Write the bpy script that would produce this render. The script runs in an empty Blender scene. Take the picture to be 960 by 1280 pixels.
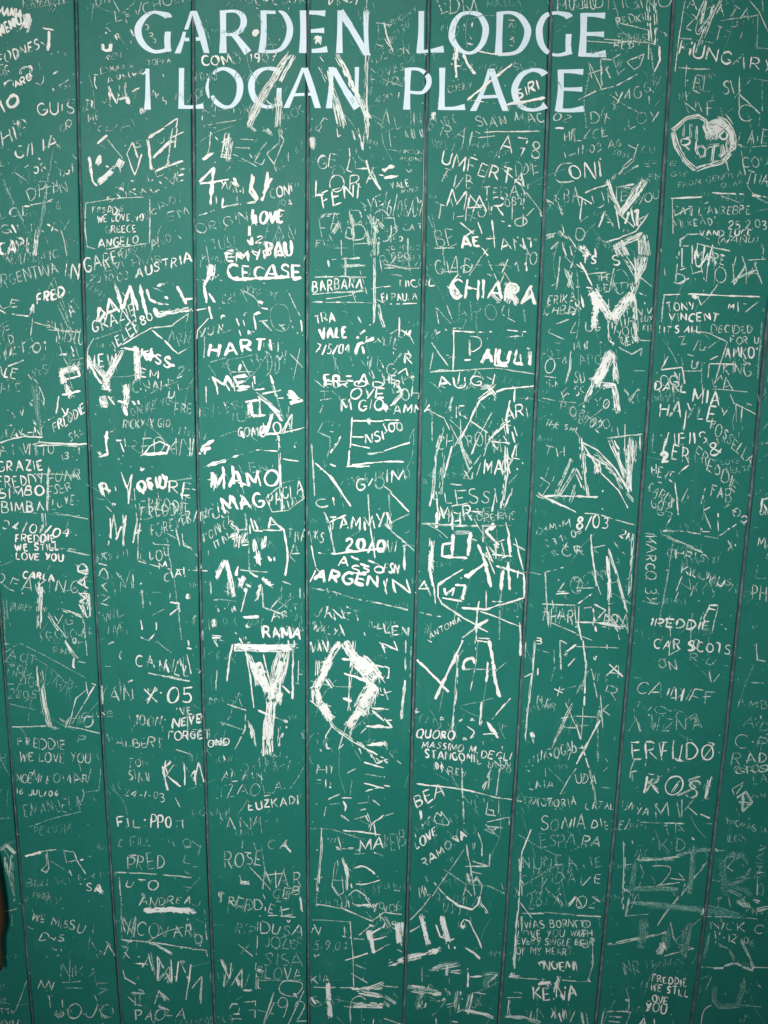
import bpy, bmesh, math, random
from mathutils import Matrix, Vector, Euler

random.seed(7)
sc = bpy.context.scene
col = sc.collection

# ------------------------------------------------------------------ camera
PW, PH, F = 960.0, 1280.0, 1319.0
CAM_D, CAM_H = 0.95, 1.60
PITCH, ROLL = math.radians(-12.5), math.radians(0.87)
cam_data = bpy.data.cameras.new('camera')
cam = bpy.data.objects.new('camera', cam_data)
col.objects.link(cam)
cam_data.sensor_fit = 'VERTICAL'
cam_data.sensor_height = 24.0
cam_data.lens = F / PH * 24.0
cam_data.clip_start = 0.02
cam_data.clip_end = 500.0
ROT = Euler((math.radians(90) + PITCH, 0, 0)).to_matrix() @ Matrix.Rotation(ROLL, 3, 'Z')
cam.matrix_world = Matrix.Translation((0, -CAM_D, CAM_H)) @ ROT.to_4x4()
sc.camera = cam

# ------------------------------------------------------------------ daylight
SUN_EL, SUN_AZ = math.radians(18), math.radians(12)      # behind the camera, a little to its left
world = bpy.data.worlds.new('World')
sc.world = world
world.use_nodes = True
wn = world.node_tree
for n in list(wn.nodes):
    wn.nodes.remove(n)
sky = wn.nodes.new('ShaderNodeTexSky')
sky.sky_type = 'NISHITA'
sky.sun_disc = False
sky.sun_elevation = SUN_EL
sky.sun_rotation = math.radians(180) + SUN_AZ
bg = wn.nodes.new('ShaderNodeBackground')
bg.inputs['Strength'].default_value = 0.04
wo = wn.nodes.new('ShaderNodeOutputWorld')
wn.links.new(sky.outputs[0], bg.inputs[0])
wn.links.new(bg.outputs[0], wo.inputs[0])
sun_data = bpy.data.lights.new('sun', 'SUN')
sun_data.energy = 1.5
sun_data.angle = math.radians(15)
sun_data.color = (1.0, 0.99, 0.975)
sun = bpy.data.objects.new('sun', sun_data)
col.objects.link(sun)
sun_dir = Vector((-math.sin(SUN_AZ) * math.cos(SUN_EL), -math.cos(SUN_AZ) * math.cos(SUN_EL), math.sin(SUN_EL)))
sun.rotation_euler = sun_dir.to_track_quat('Z', 'Y').to_euler()
sun.location = sun_dir * 5
sc.view_settings.view_transform = 'Standard'
sc.view_settings.look = 'None'
sc.view_settings.gamma = 1
sc.view_settings.use_curve_mapping = False
sc.view_settings.exposure = 1.80

DATA = """
@0,0
ck|RAMARTO|120,40,345,25,50
ck:435,35 440,45/455,115 462,60 470,10
c|UN|480,30,560,10,60
c|LEVCHOEN|585,105,955,0,52
bk:570,0 600,60/625,95 640,130/650,145 672,182
a|MANIA|-10,75,110,85,40
a#35:130,70 140,100 125,140
a|MEMO|5,185,110,120,55
a:215,140 270,150/245,155 245,210 238,255
b|EODNES|0,330,200,240,55
bk:205,210 225,225/255,270 265,272/290,255 293,265/325,265 330,280
bk|COR|0,385,50,360,40
ak~105,375 115,345 150,335 160,375 150,395
ak~20,440 30,415 60,400 70,430
a|ARO|80,440,160,400,35
bk:180,415 210,425/265,440 270,455/295,430 345,400/265,370 290,355/365,365 370,380
a|1O|10,570,100,520,60
b|GUIS|190,575,370,565,60
b~430,500 460,505 455,540 430,550
bk|HD|65,640,130,640,40
bk~310,630 340,600 360,610 350,640
bk:500,185 505,178/530,170 530,160/548,150 552,160/440,235 442,245
a~515,220 520,250 550,250 555,220
bk|UR|560,225,605,190,35
bk|REN|530,300,610,290,30
bk|EDMAR A|505,370,670,345,30
bk|AIUSIMA|540,415,720,375,28
b:470,375 490,375/475,380 472,420 485,445
ak:545,430 552,535/545,440 585,515 600,430/625,410 630,480 650,530/590,500 640,485
bk:660,460 700,440/520,510 525,518
c|TOPPA|735,325,855,320,28
c~725,120 740,125 742,145 730,150/745,165 760,165 762,178 748,180/765,190 780,200 775,215 762,205
bk|IN H|755,485,830,520,35
bk:785,405 790,408/815,370 825,395/815,425 818,432/635,240 640,245/655,205 660,225/630,145 645,155
bk|MF|440,610,500,600,40
bk:405,530 400,535/480,545 485,555/730,590 740,600
b:820,635 890,590 880,640
a#22:715,540 715,560
@240,0
bk|BEMEJOR|270,20,565,20,45
bk|VINSI|680,30,830,20,45
bk:485,30 480,60/320,40 335,45
b:875,0 870,110/870,260 868,330
b*14:868,300 872,420 868,500 875,600 870,700
b|COMO 1907|55,330,425,305,45
d|RDNO|15,415,130,400,45
d|OF|20,490,70,480,40
a~320,150 328,160 318,175 310,165 320,150
a#26:628,178 630,212
c:440,195 438,205/455,125 458,140/405,90 420,92
a*26:490,260 440,330 400,400 350,470 310,550 290,600
a*16:475,290 420,390 365,470/520,270 460,370 440,410
b*30:380,440 340,520 300,600 280,640/430,480 440,540 430,640
bk:270,530 280,560 300,580/440,450 420,540 370,500
ck|NH|60,600,210,560,55
ck:55,630 250,595/180,560 240,545/60,635 120,640
d|CK|500,590,560,560,45
b*18:680,350 700,430 730,520 770,640/720,270 770,360 800,440
b*16:740,290 790,400 830,480 860,560 880,640/800,430 850,520 890,600/690,420 720,540 740,640
bk*14:630,330 660,380 680,420/640,280 660,310
c:640,620 660,590 680,600/870,560 960,610/900,590 960,640
ck:900,400 895,470/890,520 885,560
ck|ALISSON|880,325,1090,270,45
ck|LOVES|900,400,1065,350,40
ck|YOU|965,440,1065,410,42
ck|4104|920,520,1040,490,35
c:920,115 1000,125/930,120 935,200 960,190/925,225 960,235
@480,0
b:0,110 15,180 45,260/0,130 10,150 /0,190 30,235
c|LDM|275,55,460,50,75
e|MANGA|515,35,690,30,35
c|EXOTICO|870,50,1060,40,70
d|URUGUAY|20,140,165,60,30
d|BETTO|40,215,130,130,35
d:95,200 98,235/85,205 105,205
bk:400,120 410,155/445,100 437,140/420,170 440,198
b:412,215 445,225
bk|RIKI|625,105,630,235,28
a:370,230 358,300 362,390/350,330 380,330
a#22:365,240 360,290
a:395,270 420,320 455,370
bk:335,400 350,408/365,400 385,395/345,320 335,322
b:460,255 540,270 670,265
a:640,320 540,400 480,450 415,500
bk:415,500 560,518
a:610,525 720,505 805,488
ck|COSILY|320,465,440,440,35
d|LIVIOL|390,345,600,370,40
d|SLO|650,355,760,340,35
a|SIRI|675,500,775,440,48
b:655,310 656,315
c|SIAN MAC|465,635,800,610,50
c|OZ|845,610,930,615,40
ck|ALJN|-10,650,190,640,90
a#18:247,560 245,600
bk:285,600 300,630/290,640 340,640
@720,0
c|OULIGNO|0,45,470,40,65
c:185,0 210,70 205,130 240,170 300,195 360,215
c|REDKIL|205,125,370,100,40
d|SABE|205,200,360,200,30
c|BEBO|195,255,330,225,45
c:140,195 240,205 360,215/50,205 180,215 300,205
c:220,115 360,150
b*14:358,0 365,100 370,215/395,0 400,120 400,230
b:365,215 362,300/370,225 385,350/415,230 420,300 390,360
c:390,360 385,470/365,480 368,520
c*10:340,200 400,220/ 420,150 460,190
c:270,300 340,270 320,330 290,350 255,310 270,300
b:315,290 318,295
bk:10,500 100,455 200,430 310,370
c|TE|165,430,250,340,90
bk:125,300 130,430
c:50,640 40,500 65,370/70,320 130,450/60,290 80,400/60,370 130,350
c:120,295 180,300
bk:170,475 250,530 325,570
c|YAGGY|200,520,420,440,55
c|DX|80,615,170,610,50
c|LOY|270,640,410,600,50
d#10:180,510 200,530 190,545
c:545,0 515,180 495,360
c:510,190 580,195/600,200 690,215/510,340 610,345 680,345
c|AMATA|555,50,870,105,60
c|ZU1 T|555,150,720,210,75
b*14:650,0 620,120 640,60/700,20 650,140 600,270
c:600,100 640,0/660,130 720,0/610,160 730,0
c:720,105 910,75/770,130 800,135/830,160 820,195/750,150 770,160/740,185 760,180
b|HUNGARY|520,270,980,370,65
c:910,60 905,240 960,245/865,0 915,60 960,160/930,0 935,60
c|EL S|590,450,760,480,80
c:815,380 815,560/870,400 790,490/815,470 920,570/930,390 930,560/770,400 790,470/860,390 960,405/920,570 910,640
bk:555,400 560,405
c|MFKC|540,570,870,610,75
@0,160
b|HII|20,90,110,45,70
b|CILIA|85,155,290,90,60
bk:285,100 300,80 300,110/190,150 205,160
bk|OR|310,25,350,0,35
ck|K|0,220,30,190,50
ck:40,170 55,195
d*14:0,230 50,350 110,460 165,570
d*14:265,120 240,270 215,440 190,560/230,380 205,480
b*16:190,500 175,640 180,540
bk|TOR|135,240,235,215,40
bk|CGY|305,250,375,220,40
c:275,165 285,175
c|DP|150,380,240,330,65
c|EPN|240,360,340,320,55
c~285,370 285,400 300,400 305,350
c:150,385 260,365/260,270 290,295 285,260
bk|LOE|0,450,150,430,45
bk|GILIXXY|5,530,350,510,45
b:305,510 320,560 335,640
ak|CARI|0,640,145,610,65
ck:210,560 230,545 240,580/230,620 280,640/235,610 260,630
ck|RUA|460,20,660,10,35
a:485,80 535,35
c:535,55 575,105 615,155
a#30:610,160 590,195
a:445,145 465,270 485,290
a#24:490,275 560,215
a:480,180 500,140 505,170 490,190/530,190 545,195
b:625,85 630,90
b:665,70 635,130 675,235 710,140/665,75 690,150/690,190 710,130
ck|SLUG|680,95,890,70,35
a:740,60 760,210/740,50 820,0/765,150 860,60
b:865,0 850,80 840,190/885,0 875,100/860,50 920,20
a:775,215 915,165
bk|LETI|740,270,890,200,40
ak|AG|590,310,670,320,45
bk:650,240 665,275/575,295 600,300
bk|STINA|540,370,735,330,30
bk|LIVE|765,325,935,250,45
c:430,375 600,350 720,345/430,370 425,500 440,605/750,340 748,580
bk|FREDDIE|465,430,620,425,36
b|WE LOVE|490,475,650,462,34
bk|YOU|680,480,745,455,40
b|GREECE|530,525,680,520,34
b|ANGELO|498,600,695,580,42
c:530,605 735,578
c:430,590 460,600 480,605
ck|SINDI|600,640,730,610,35
ck|AND|760,610,860,570,50
b:895,540 905,555
ck|ADI|790,410,910,370,45
ck|EM|845,470,945,440,50
ck|C|760,440,790,430,30
@240,160
b:95,20 85,110 75,140/90,20 130,60
a:55,160 105,125
a*24:180,20 170,80 160,150/150,80 200,50
b*14:190,60 180,170/140,140 200,150
c:205,50 190,165/225,55 310,60/215,98 285,100 288,108/185,165 270,165
ck:290,130 300,150
c:375,70 310,170 350,185 385,110/310,150 375,70
c:440,30 460,60 410,185 375,130 450,60/440,0 435,90
c*14:440,0 445,50
ck|JULY 87|415,235,560,100,40
ck:170,215 210,175
c*10:350,0 410,35/300,0 320,20/370,0 395,30
a:110,195 100,280 95,385/105,200 35,270
a:40,280 185,258
bk:120,340 125,380
bk|YINGI|140,300,255,330,40
a:210,250 230,290 200,270
a:155,350 150,400 175,390
ak:170,395 240,380/270,375 320,368/35,435 75,425/90,420 110,410
b:225,340 225,370
a:300,230 290,320 325,365/310,240 300,300 330,360/380,220 370,300 350,365/400,250 360,330
b|CONI|395,350,500,330,48
b|.04|435,385,500,385,28
ck|ORIGIN|30,530,275,465,50
a|LOVE|305,475,455,475,60
a#22:308,430 312,480
a:290,490 285,540/275,560 295,580 300,545
b|2|320,570,355,570,35
d|FAU|370,560,520,550,80
ck:480,490 510,555
ck|TULI|100,610,215,590,50
a|EMY|175,650,350,640,35
a|PAU|370,640,500,640,70
b#22:600,45 605,100
ck:600,0 580,30
ck|P|650,30,670,0,40
bk:725,0 730,45 745,35/800,10 815,60/830,0 855,110/870,0 880,60/890,95 895,105
c:858,30 858,115
bk|GE|630,205,725,190,60
bk:785,100 790,150/820,105 822,130/735,110 748,118
b:790,150 775,210 800,220
b|LORA|625,340,940,280,80
bk:820,205 935,198
b:870,160 890,230 945,310
b|FENI|655,400,840,345,75
bk:840,370 870,390 850,400/860,395 870,425
bk|VE|880,400,950,380,45
a:940,235 960,240/950,210 960,205
c|FAB|640,550,820,540,110
c*10:640,440 745,430/800,400 810,580/740,470 700,530
c|BIO|800,570,1000,560,140
c*12:880,430 930,530/900,590 930,450/930,470 960,500/870,500 890,590
ck|FH|620,600,700,580,40
c:745,560 750,640/710,600 785,600/810,580 960,575
c*8:920,520 910,640/935,560 930,640
@480,160
c:25,10 35,95/10,20 50,0/25,50 60,45
c*12:180,0 200,50/110,10 115,50/140,0 150,60
ck:20,105 90,120
ck|FREDDIE|80,128,200,130,18
ck|REGINE|80,160,195,165,18
c:125,170 125,220/110,205 125,222 140,205
a:0,220 20,200 50,190/0,250 70,240
a:20,195 50,195
b|VALE|35,305,125,295,32
ck|MINO|90,330,170,315,22
c|16/08/02|0,420,190,455,90
c:0,450 50,450 65,520 20,555
ck|G.S.CAT|0,520,190,510,30
ck|TED|20,570,95,570,28
ck|20.10.02|10,610,180,610,22
b:120,550 120,640
c|RAF|285,50,470,90,75
c:515,0 520,95/440,80 445,90/470,50 555,40
b:500,20 775,15
b|A78|580,110,775,160,85
b:575,140 578,150/855,0 900,0
b|UMFERTA|285,180,700,300,70
b:600,210 690,290
c|DDIE|665,240,770,230,60
d|FE|585,230,640,215,50
c|TVB|280,280,440,320,75
c*10:310,250 300,230/330,350 345,400
b|MAR|320,395,600,440,90
b:415,400 490,395/425,330 480,400/430,335 420,400
c|TEGAN|500,360,720,340,60
c|082|610,390,690,385,35
c:710,320 790,425/700,320 695,490/750,400 710,440
c~690,445 655,460 660,485 690,490 715,470 700,445
c:640,350 640,460/520,370 530,440
b:585,465 605,470/620,490 635,492
c:255,370 305,390/285,380 275,455/240,430 260,530/220,440 245,500/350,420 345,460
b|Y|390,490,440,440,60
b:380,470 450,530/470,470 490,530/410,540 450,510
c|XO|430,470,510,440,40
c|BE|260,595,355,585,80
a|AE|390,600,480,590,55
b:540,460 550,560 555,600/510,555 560,550/530,540 550,580
b|ANT|580,610,760,610,60
c:700,580 730,640/250,600 350,600/295,600 295,640/440,625 450,630
b:490,600 520,640/520,600 490,640
b:665,545 672,550
c|HF|905,75,960,60,60
c:900,120 910,150/ 920,140 960,125
b~940,175 880,185 855,240 880,270 950,265
b|ONI|930,260,1090,240,75
c:930,195 940,250 960,245
ck*12:850,320 890,440/810,360 850,390/880,390 900,440
c|BA|905,380,980,370,75
ck*16:800,550 880,520 920,560/870,510 910,560
bk:810,555 850,540/830,610 870,570/890,480 900,530
b:890,570 910,640/920,540 960,600/930,590 940,640
c:800,350 850,380/780,420 790,450
@720,160
c|LZCE|0,60,160,40,55
c:240,0 250,15/340,0 345,10
c|11-02 AG|10,135,230,95,40
d|CU|330,135,400,125,40
c:260,85 300,105 310,80/300,105 290,150
a*14:290,150 240,200 170,270
bk:240,230 310,185/45,325 100,300 170,280
b:120,150 122,160/118,175 122,245
b*22:155,260 180,330 220,430
a*30:350,260 310,330 240,410 220,440
a*16:350,255 300,340 250,400/340,265 290,310 230,430
b:200,300 350,255/200,300 290,280
b:0,340 30,350 20,460/30,350 80,380/45,370 50,385
c|UNE|95,400,270,360,65
c|YOU|310,385,420,350,40
ck:85,440 150,415/20,470 60,440
c~5,500 0,550 30,560 45,530 30,505 5,500
b|ANI|110,510,320,490,85
a:265,420 245,480/290,420 310,410 305,490
ck:300,470 365,425/85,505 130,565 170,570
b:150,570 220,550 300,515 360,430
bk:240,500 235,535
b*26:190,600 270,560 340,530
a*20:200,580 240,640/220,560 260,640/ 190,580 220,640
b*20:340,530 345,580 350,640/320,550 325,640/350,560 360,640
a#30:20,590 60,640
b:95,600 100,640
ck:130,10 140,30
d|EFTE|340,190,500,190,25
d|EM GIE|360,260,560,240,28
d|FROM GENOVA|510,300,830,240,28
d|OL AM|730,300,830,280,22
b*22:482,15 505,91 546,166 598,213
b*20:598,213 651,190 726,166 779,120
b*24:779,120 788,61 773,3 744,-37 703,-49
b*18:482,15 505,-8 552,-49 610,-58 645,-37 655,10
b*44:655,-5 690,20 700,60
b#40:660,5 685,20 720,-5
b*30:650,-10 700,-30 750,0
b*24:780,40 785,90 750,130
b*34:690,-30 730,-10 770,30 770,90
b~738,18 718,38 735,58 755,45 750,22 738,18
b*26:640,-20 660,30 650,60
b*34:735,80 745,130 720,150
c*10:535,-20 535,45/575,-25 572,55/600,-20 605,70/545,48 572,50
b|RI|525,115,600,120,60
b*8:620,85 600,110 615,150 645,140 650,105 620,85
b*10:655,90 720,85/690,90 680,180
b:745,150 762,215
c|ILAIE|800,90,960,75,65
c:820,95 960,90/820,90 830,140
c|COU|835,195,960,190,50
c|THA|850,275,960,290,55
c:830,140 845,240 860,300 885,330 960,350
b:475,352 630,345
b:680,325 830,330 950,345/890,340 960,375
c:480,350 485,530/720,340 820,375/640,380 660,370
c|CAT L'AVREBBE|490,435,870,430,40
b:490,440 570,400/580,400 575,440
c|MI.READ?|490,500,710,480,42
c|25.2.03|765,505,950,500,40
b|VAND LUCE|620,540,875,540,30
c|(MANU)|710,575,910,575,32
bk:525,560 560,530 620,530 665,560
b:525,550 515,640/600,575 690,600 770,615
b|FIUA|530,690,700,690,110
c:940,590 935,640
@0,320
ck|MARUAIO|35,50,300,10,50
c|ARGENTINA|-30,165,290,85,60
b|IN|335,110,400,105,75
b|GARE|425,80,590,40,70
ck|TULI|590,20,660,0,40
ck|EVI HI IR|530,75,810,30,35
b|AUSTRIA|680,110,960,30,48
ck|20.10.03|450,135,640,120,38
a|FRED|190,240,325,200,48
bk|AT|355,300,400,260,60
c|LE|0,265,95,260,45
b:0,270 30,290/60,290 145,300/150,295 170,245 165,310
c:165,310 155,400
a:150,270 170,240
d:200,150 170,300 130,370/240,170 270,110 320,240 370,420/255,130 330,290 400,530/275,210 380,440
c:170,330 300,365/240,370 400,380
bk|SILI|225,360,310,370,35
c|MISTU|285,430,420,435,65
bk:290,495 340,490/360,475 375,520/355,450 370,480
ck|KE|-10,390,50,365,40
ck|AUD|-10,460,70,430,40
bk|GIULY|-20,530,130,480,48
bk:115,440 150,410/150,400 175,440 150,460
b|.01|145,490,235,470,45
b|ALE|-20,600,80,610,50
bk:40,550 120,520
c:140,590 160,620/160,600 190,640
d|VES|170,610,240,580,40
a#26:295,580 390,555
a:390,560 400,600 310,620
a#26:310,575 320,640
a:440,520 480,600 510,640
a*20:470,540 520,600 560,560 600,500/500,560 540,640
b|NEW|445,570,590,540,70
a*24:540,600 580,530 610,470/520,640 560,580
ak*14:550,430 580,480/600,470 650,465
b:575,135 590,190/700,140 735,300/650,150 680,330/545,210 570,270
b:610,180 640,215/600,250 690,385
b|GRAZIE|470,395,680,290,60
a:735,165 750,215 780,235/770,260 790,300
ak:785,150 840,130/800,170 770,160/780,238 840,240/820,200 840,215
a:885,150 920,220 960,210/920,220 935,240
ak#16:780,295 950,265
a:490,330 498,258 525,285 497,330/530,318 546,212 600,280/535,285 590,262/575,150 612,262 650,150 690,270/700,150 735,295
b|ELEF|590,450,700,365,60
b|80|705,340,765,320,42
b:610,445 700,390 760,358
c:760,360 860,350 880,330 945,285 935,330
b:760,370 820,420 890,490
ck:890,490 960,450/930,350 915,390
d|ARN|845,440,950,440,60
a#24:680,450 685,520 690,615
a:620,460 690,470
a|KISS|700,510,850,560,50
a:760,460 740,520/720,490 780,500
a:850,545 875,550
b|2|890,610,925,600,50
b|EM|700,600,790,620,45
c:420,390 450,380/470,410 440,460 435,500
ck:120,460 130,500
@240,320
bk:45,20 40,60/70,0 50,20/130,90 132,100/145,30 175,10/145,125 148,120
a#36:95,40 95,100
a:90,100 60,150 75,235/85,185 115,230
a|EMYPA|170,30,470,10,45
a|CECASE|185,110,545,110,65
a:205,118 490,105
ck|CHI|155,250,215,235,55
bk:365,130 360,140/120,100 125,105/340,180 350,185/380,195 430,180/475,170 476,180
d|AO|240,200,310,200,45
c:240,165 280,235/250,170 310,205
a:330,225 355,235/350,260 380,265/310,295 340,280
c:485,185 540,300
b:540,300 555,400
d~430,240 395,270 400,340 440,375 480,360 490,300 470,250 430,240
b:435,340 465,370/440,350 465,340/500,350 505,360/525,380 530,390/495,320 498,330
b:0,275 75,262/85,250 100,315/85,310 30,370 20,440
b#18:150,295 155,305
b:260,290 280,280/265,285 260,300
b:310,300 320,370/335,325 380,320/350,325 400,375
b#16:285,375 288,385
b:220,310 235,350/255,320 265,350/235,370 245,400/280,370 290,390
c:300,375 315,380
bk|YUN|40,410,160,380,45
c:65,400 60,510
d:150,385 200,370
a|HARTI|90,500,400,470,65
b:430,430 430,480
ck|IH|305,550,380,530,50
d|DDY|380,590,480,580,100
c:540,460 505,620/490,490 555,560/425,495 440,520 455,490
c:510,490 515,485/495,560 500,565
a:245,540 235,575
c:195,580 335,578/170,530 200,600/250,520 290,600/80,540 120,600/90,530 170,510
d:170,520 330,490
a|ME|110,660,280,660,60
a:215,605 275,600/390,595 405,640/310,600 315,640
b:570,560 575,620
b:680,20 685,55/700,18 840,10
c*8:770,0 765,110/740,50 870,45
b:605,105 750,103 870,105
b|BARBARA|605,178,855,160,55
b:600,190 860,175
c:670,215 800,195/840,70 880,210/800,180 820,235/860,160 800,190
bk:600,230 660,230 780,230 900,235
b*10:912,0 915,100 915,240 908,340
c:890,165 960,150/940,20 950,80/960,180 950,190
b:885,340 895,345
ck|P|950,50,970,40,45
bk:900,200 960,235
b|TRA|620,345,715,320,45
ck:770,265 775,310/750,275 785,285/830,300 845,335
a|VALE|640,415,775,405,52
b|7/5/04|620,490,790,490,48
a:840,390 865,370/830,400 825,415/870,430 910,410/815,490 830,440 855,430/850,450 860,490
bk|EGM|870,440,960,440,35
b*12:930,240 945,310 960,360
d:700,490 740,590/790,500 820,590/720,500 715,570
ck:820,490 870,550
b*14:890,500 885,560 910,620
bk:930,500 925,560 960,590/940,520 960,560/950,590 955,640
a|FR|665,650,740,650,50
a:770,600 800,600/780,625 810,625
a:830,640 860,590 880,640
@480,320
c|COOL|40,15,150,10,30
c:0,40 60,50 130,70/120,0 135,100/60,0 20,60/0,60 180,60
d|PESCE|0,60,110,55,35
ck:30,90 90,100
c|GIAD|250,95,440,90,85
c:280,78 370,78/300,0 305,95
c~380,60 410,45 435,65 410,75 385,60
c:490,0 425,100/510,0 570,135/430,45 640,50
b:620,15 590,85/575,40 615,45
c:515,90 540,100/ 600,80 640,140 620,160/605,80 580,140
b|11|655,85,720,85,50
c|10|705,40,765,40,60
b|NIC|80,155,165,155,35
b|OL|175,150,255,150,35
b:0,155 35,152
b|EI PAULA|-10,225,165,220,38
b:0,240 165,237
a|CHIARA|330,200,755,235,90
a#30:330,140 370,195
a#30:625,130 625,220
a#26:650,150 630,190 660,230
a*14:340,140 380,90/530,190 580,235/690,230 740,190
d:315,150 320,200/330,150 350,200
c|N|260,325,325,325,85
d|APO|355,320,560,330,80
c:600,245 585,290 655,330
b:640,328 655,330
b:700,265 705,330
bk:265,260 268,270
b:345,365 350,440 345,575
bk:255,365 260,390 280,375/305,368 315,370/330,358 385,360/340,375 440,380 540,380
bk:615,370 715,380/610,405 690,400 710,400
bk:650,410 655,415/690,385 695,410
b:425,395 430,520/400,520 435,520
b~430,400 480,410 485,450 450,475 435,475
a|AULI|480,540,730,550,75
b:515,410 518,415/715,460 730,465/680,490 685,550
a:560,460 555,545 620,550
ck:310,495 360,510/320,510 350,500
c:230,580 400,570 560,560 750,590
b:230,580 290,570 340,575 400,572
c:235,430 320,550/230,570 245,480/240,490 240,530
b|AUGY|265,655,570,640,50
b:460,560 500,620/460,570 430,620/380,580 370,640
b:75,305 78,380/85,370 125,395
b|LM|75,400,130,410,40
c:130,400 150,440/30,390 70,365
ck|LIE|0,450,70,470,60
b|VR|35,530,140,535,50
b:100,490 140,540/120,470 130,500
c|G|25,600,60,590,50
b:70,590 110,560 120,600/110,600 100,620 150,590
bk#14:140,600 145,610
b|HE|0,640,60,640,40
c:880,0 875,60 860,170/900,60 930,150/900,0 960,60
b:945,30 930,60
bk:825,150 830,152/840,150 870,130
c*12:940,80 920,160/910,70 950,170
c|ERIKA|820,245,960,220,45
c|CHRIS|805,290,960,285,38
bk:800,275 815,300/870,290 960,280
c:930,315 850,345 820,380 915,425/960,330 930,385 960,380
c:850,435 885,437
c:815,440 820,500 850,515 885,510
c|O|815,590,860,560,60
c|4|890,550,920,540,50
c*8:935,470 930,560 910,640
c:810,590 815,640/800,600 860,610/940,520 960,540
@720,320
a|TS|30,35,100,40,40
b:0,40 40,70 80,150/20,30 60,100
b|S|185,45,215,45,45
b*20:240,0 280,60 300,100/340,0 320,80 300,150/300,0 310,90
b*16:310,40 300,150 280,200/350,0 340,60 300,120
c:100,60 105,65/60,90 155,80
c|THE|105,125,170,120,35
c|BEAT|105,175,240,170,42
d~200,75 185,130 215,190 255,160 260,110 230,70 200,75
d:260,130 170,140
c:190,60 165,180 160,330 165,400 190,440
c:5,70 10,150 15,330 0,420/0,155 20,155
c:310,95 380,155
a#28:80,180 100,250 90,360
a#32:80,180 130,240 175,320
a#40:285,190 240,240 185,320
b*16:60,170 100,190/270,130 285,210 290,330 300,410
b*14:290,200 300,300 305,380/280,180 270,260
b:50,155 100,165 160,260
bk|ERI|-20,290,40,260,60
bk:310,180 350,200/340,230 345,240
c|VV|310,300,380,300,40
c|BUM|325,330,385,325,28
c|ARE|215,310,275,290,45
c|MIF|185,365,290,355,50
b:190,390 200,340
c|YOU|205,410,300,390,42
c|RE|225,450,260,440,45
b|EM|255,445,310,440,45
c~50,330 50,370 75,375 90,350
c|G|100,385,125,375,40
c|KIT|335,375,385,370,30
c:290,380 320,420 375,425/340,425 320,500/330,460 280,490 220,460
b:215,455 235,470/160,330 160,420 190,440
bk:120,430 150,445/190,430 185,450
c|IAW|-10,470,65,460,45
d|APO|15,545,130,540,50
a#44:170,480 140,560 95,640
a*20:160,470 190,500 195,640/180,470 210,640
c:290,575 350,575/200,460 210,640
c|SU|-10,640,40,640,60
b|MARE|590,20,740,50,55
c:500,0 510,15/440,60 445,100
c|BHIOVA|500,130,920,130,90
b:520,70 555,60/510,140 565,110
c:800,0 790,50/830,0 850,70 850,140/860,20 950,15/ 900,60 930,140/930,0 935,20
c*10:770,130 910,60/850,40 800,120
c:710,140 660,210 625,245 610,210 570,190
b#16:580,195 605,210
b:435,195 520,192/560,190 920,205
c:440,190 425,330
b|TONY|455,275,590,270,42
b|VINCENT|465,325,710,330,42
b|IT'S ALL|440,385,620,385,36
c:418,345 418,370/415,375 420,385/585,375 660,385 755,430 720,540 690,640
c|DECIDED|680,385,880,385,38
c|FOR U|775,435,910,440,34
c|Z|515,445,550,445,40
c|IL|600,470,650,470,50
b|AMKO'|745,510,905,510,55
c|KINGS|735,580,910,610,60
b|M|760,270,790,270,30
c:810,230 812,280/835,240 850,240/845,280 910,230
c:930,330 920,450 905,620/935,260 938,280/895,460 910,470
b|S|835,545,855,545,35
ck:480,400 490,405/595,405 600,410/510,490 515,495/550,490 590,500/415,480 425,490/400,580 410,590
b:460,500 425,570 530,555 545,640
c:530,510 540,640/540,575 630,575/630,530 625,640
b:665,540 800,540/665,540 660,610/480,560 510,620/670,520 710,500
c:710,560 740,640/720,600 690,640
b|U|575,560,605,560,40
c|OCI|420,640,520,640,50
ck:640,460 720,420/660,460 700,430
@0,480
d|ALE|0,40,105,30,45
d*14:165,0 180,100 200,240/185,0 190,120 205,260
c:195,10 220,70 220,110
ck*10:160,180 200,220/ 150,90 165,110
c:60,140 80,170/100,130 110,160 120,110
bk:35,130 45,132/25,208 65,205/215,195 225,190/240,180 270,165
bk|DEAKHN|-10,275,205,260,45
b:0,295 60,275 120,262 215,265
b:190,290 260,295 390,298/180,310 440,300
ck:320,310 440,315/450,305 460,310
b#26:330,0 350,60
a:310,55 400,35/345,70 350,30
b:295,60 280,150
b:310,120 330,155 340,120
b|FREDDIE|280,245,430,140,48
ck|SAL|350,290,420,250,40
bk|AI|-10,360,65,355,55
c|VITTO|110,345,270,360,55
c|13.11|310,385,400,350,35
b|GRAZIE|-10,440,215,430,52
b|FREDDY|-10,515,220,500,55
b|BIMBO|0,570,220,560,50
b|BIMBA|10,640,220,635,50
c|HUND|240,500,405,470,50
c:170,450 280,450 400,460
c*8:245,410 240,520 235,640/380,440 400,480
c|ESER|245,560,355,535,45
c|LOVE|265,620,375,605,45
d*10:170,300 190,360
a#30:510,10 550,15
bk|CINAHE|670,40,870,20,50
ck|LUI|895,30,960,20,30
a#28:510,60 530,120
bk:540,60 580,110/550,75 570,60/500,110 560,95
a#26:630,0 635,70 625,110
a:590,85 640,100/620,110 635,160/665,85 675,105/690,80 700,100
d|DANKE YOU|660,160,880,90,40
c|U|845,80,875,75,40
c|FRE|875,150,960,150,50
c|RICKY X GIO|620,220,850,215,42
c:570,225 580,230/475,145 480,155/925,215 930,225
a:535,235 530,300 540,350 500,365
b:520,260 545,270/550,240 565,235
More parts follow.
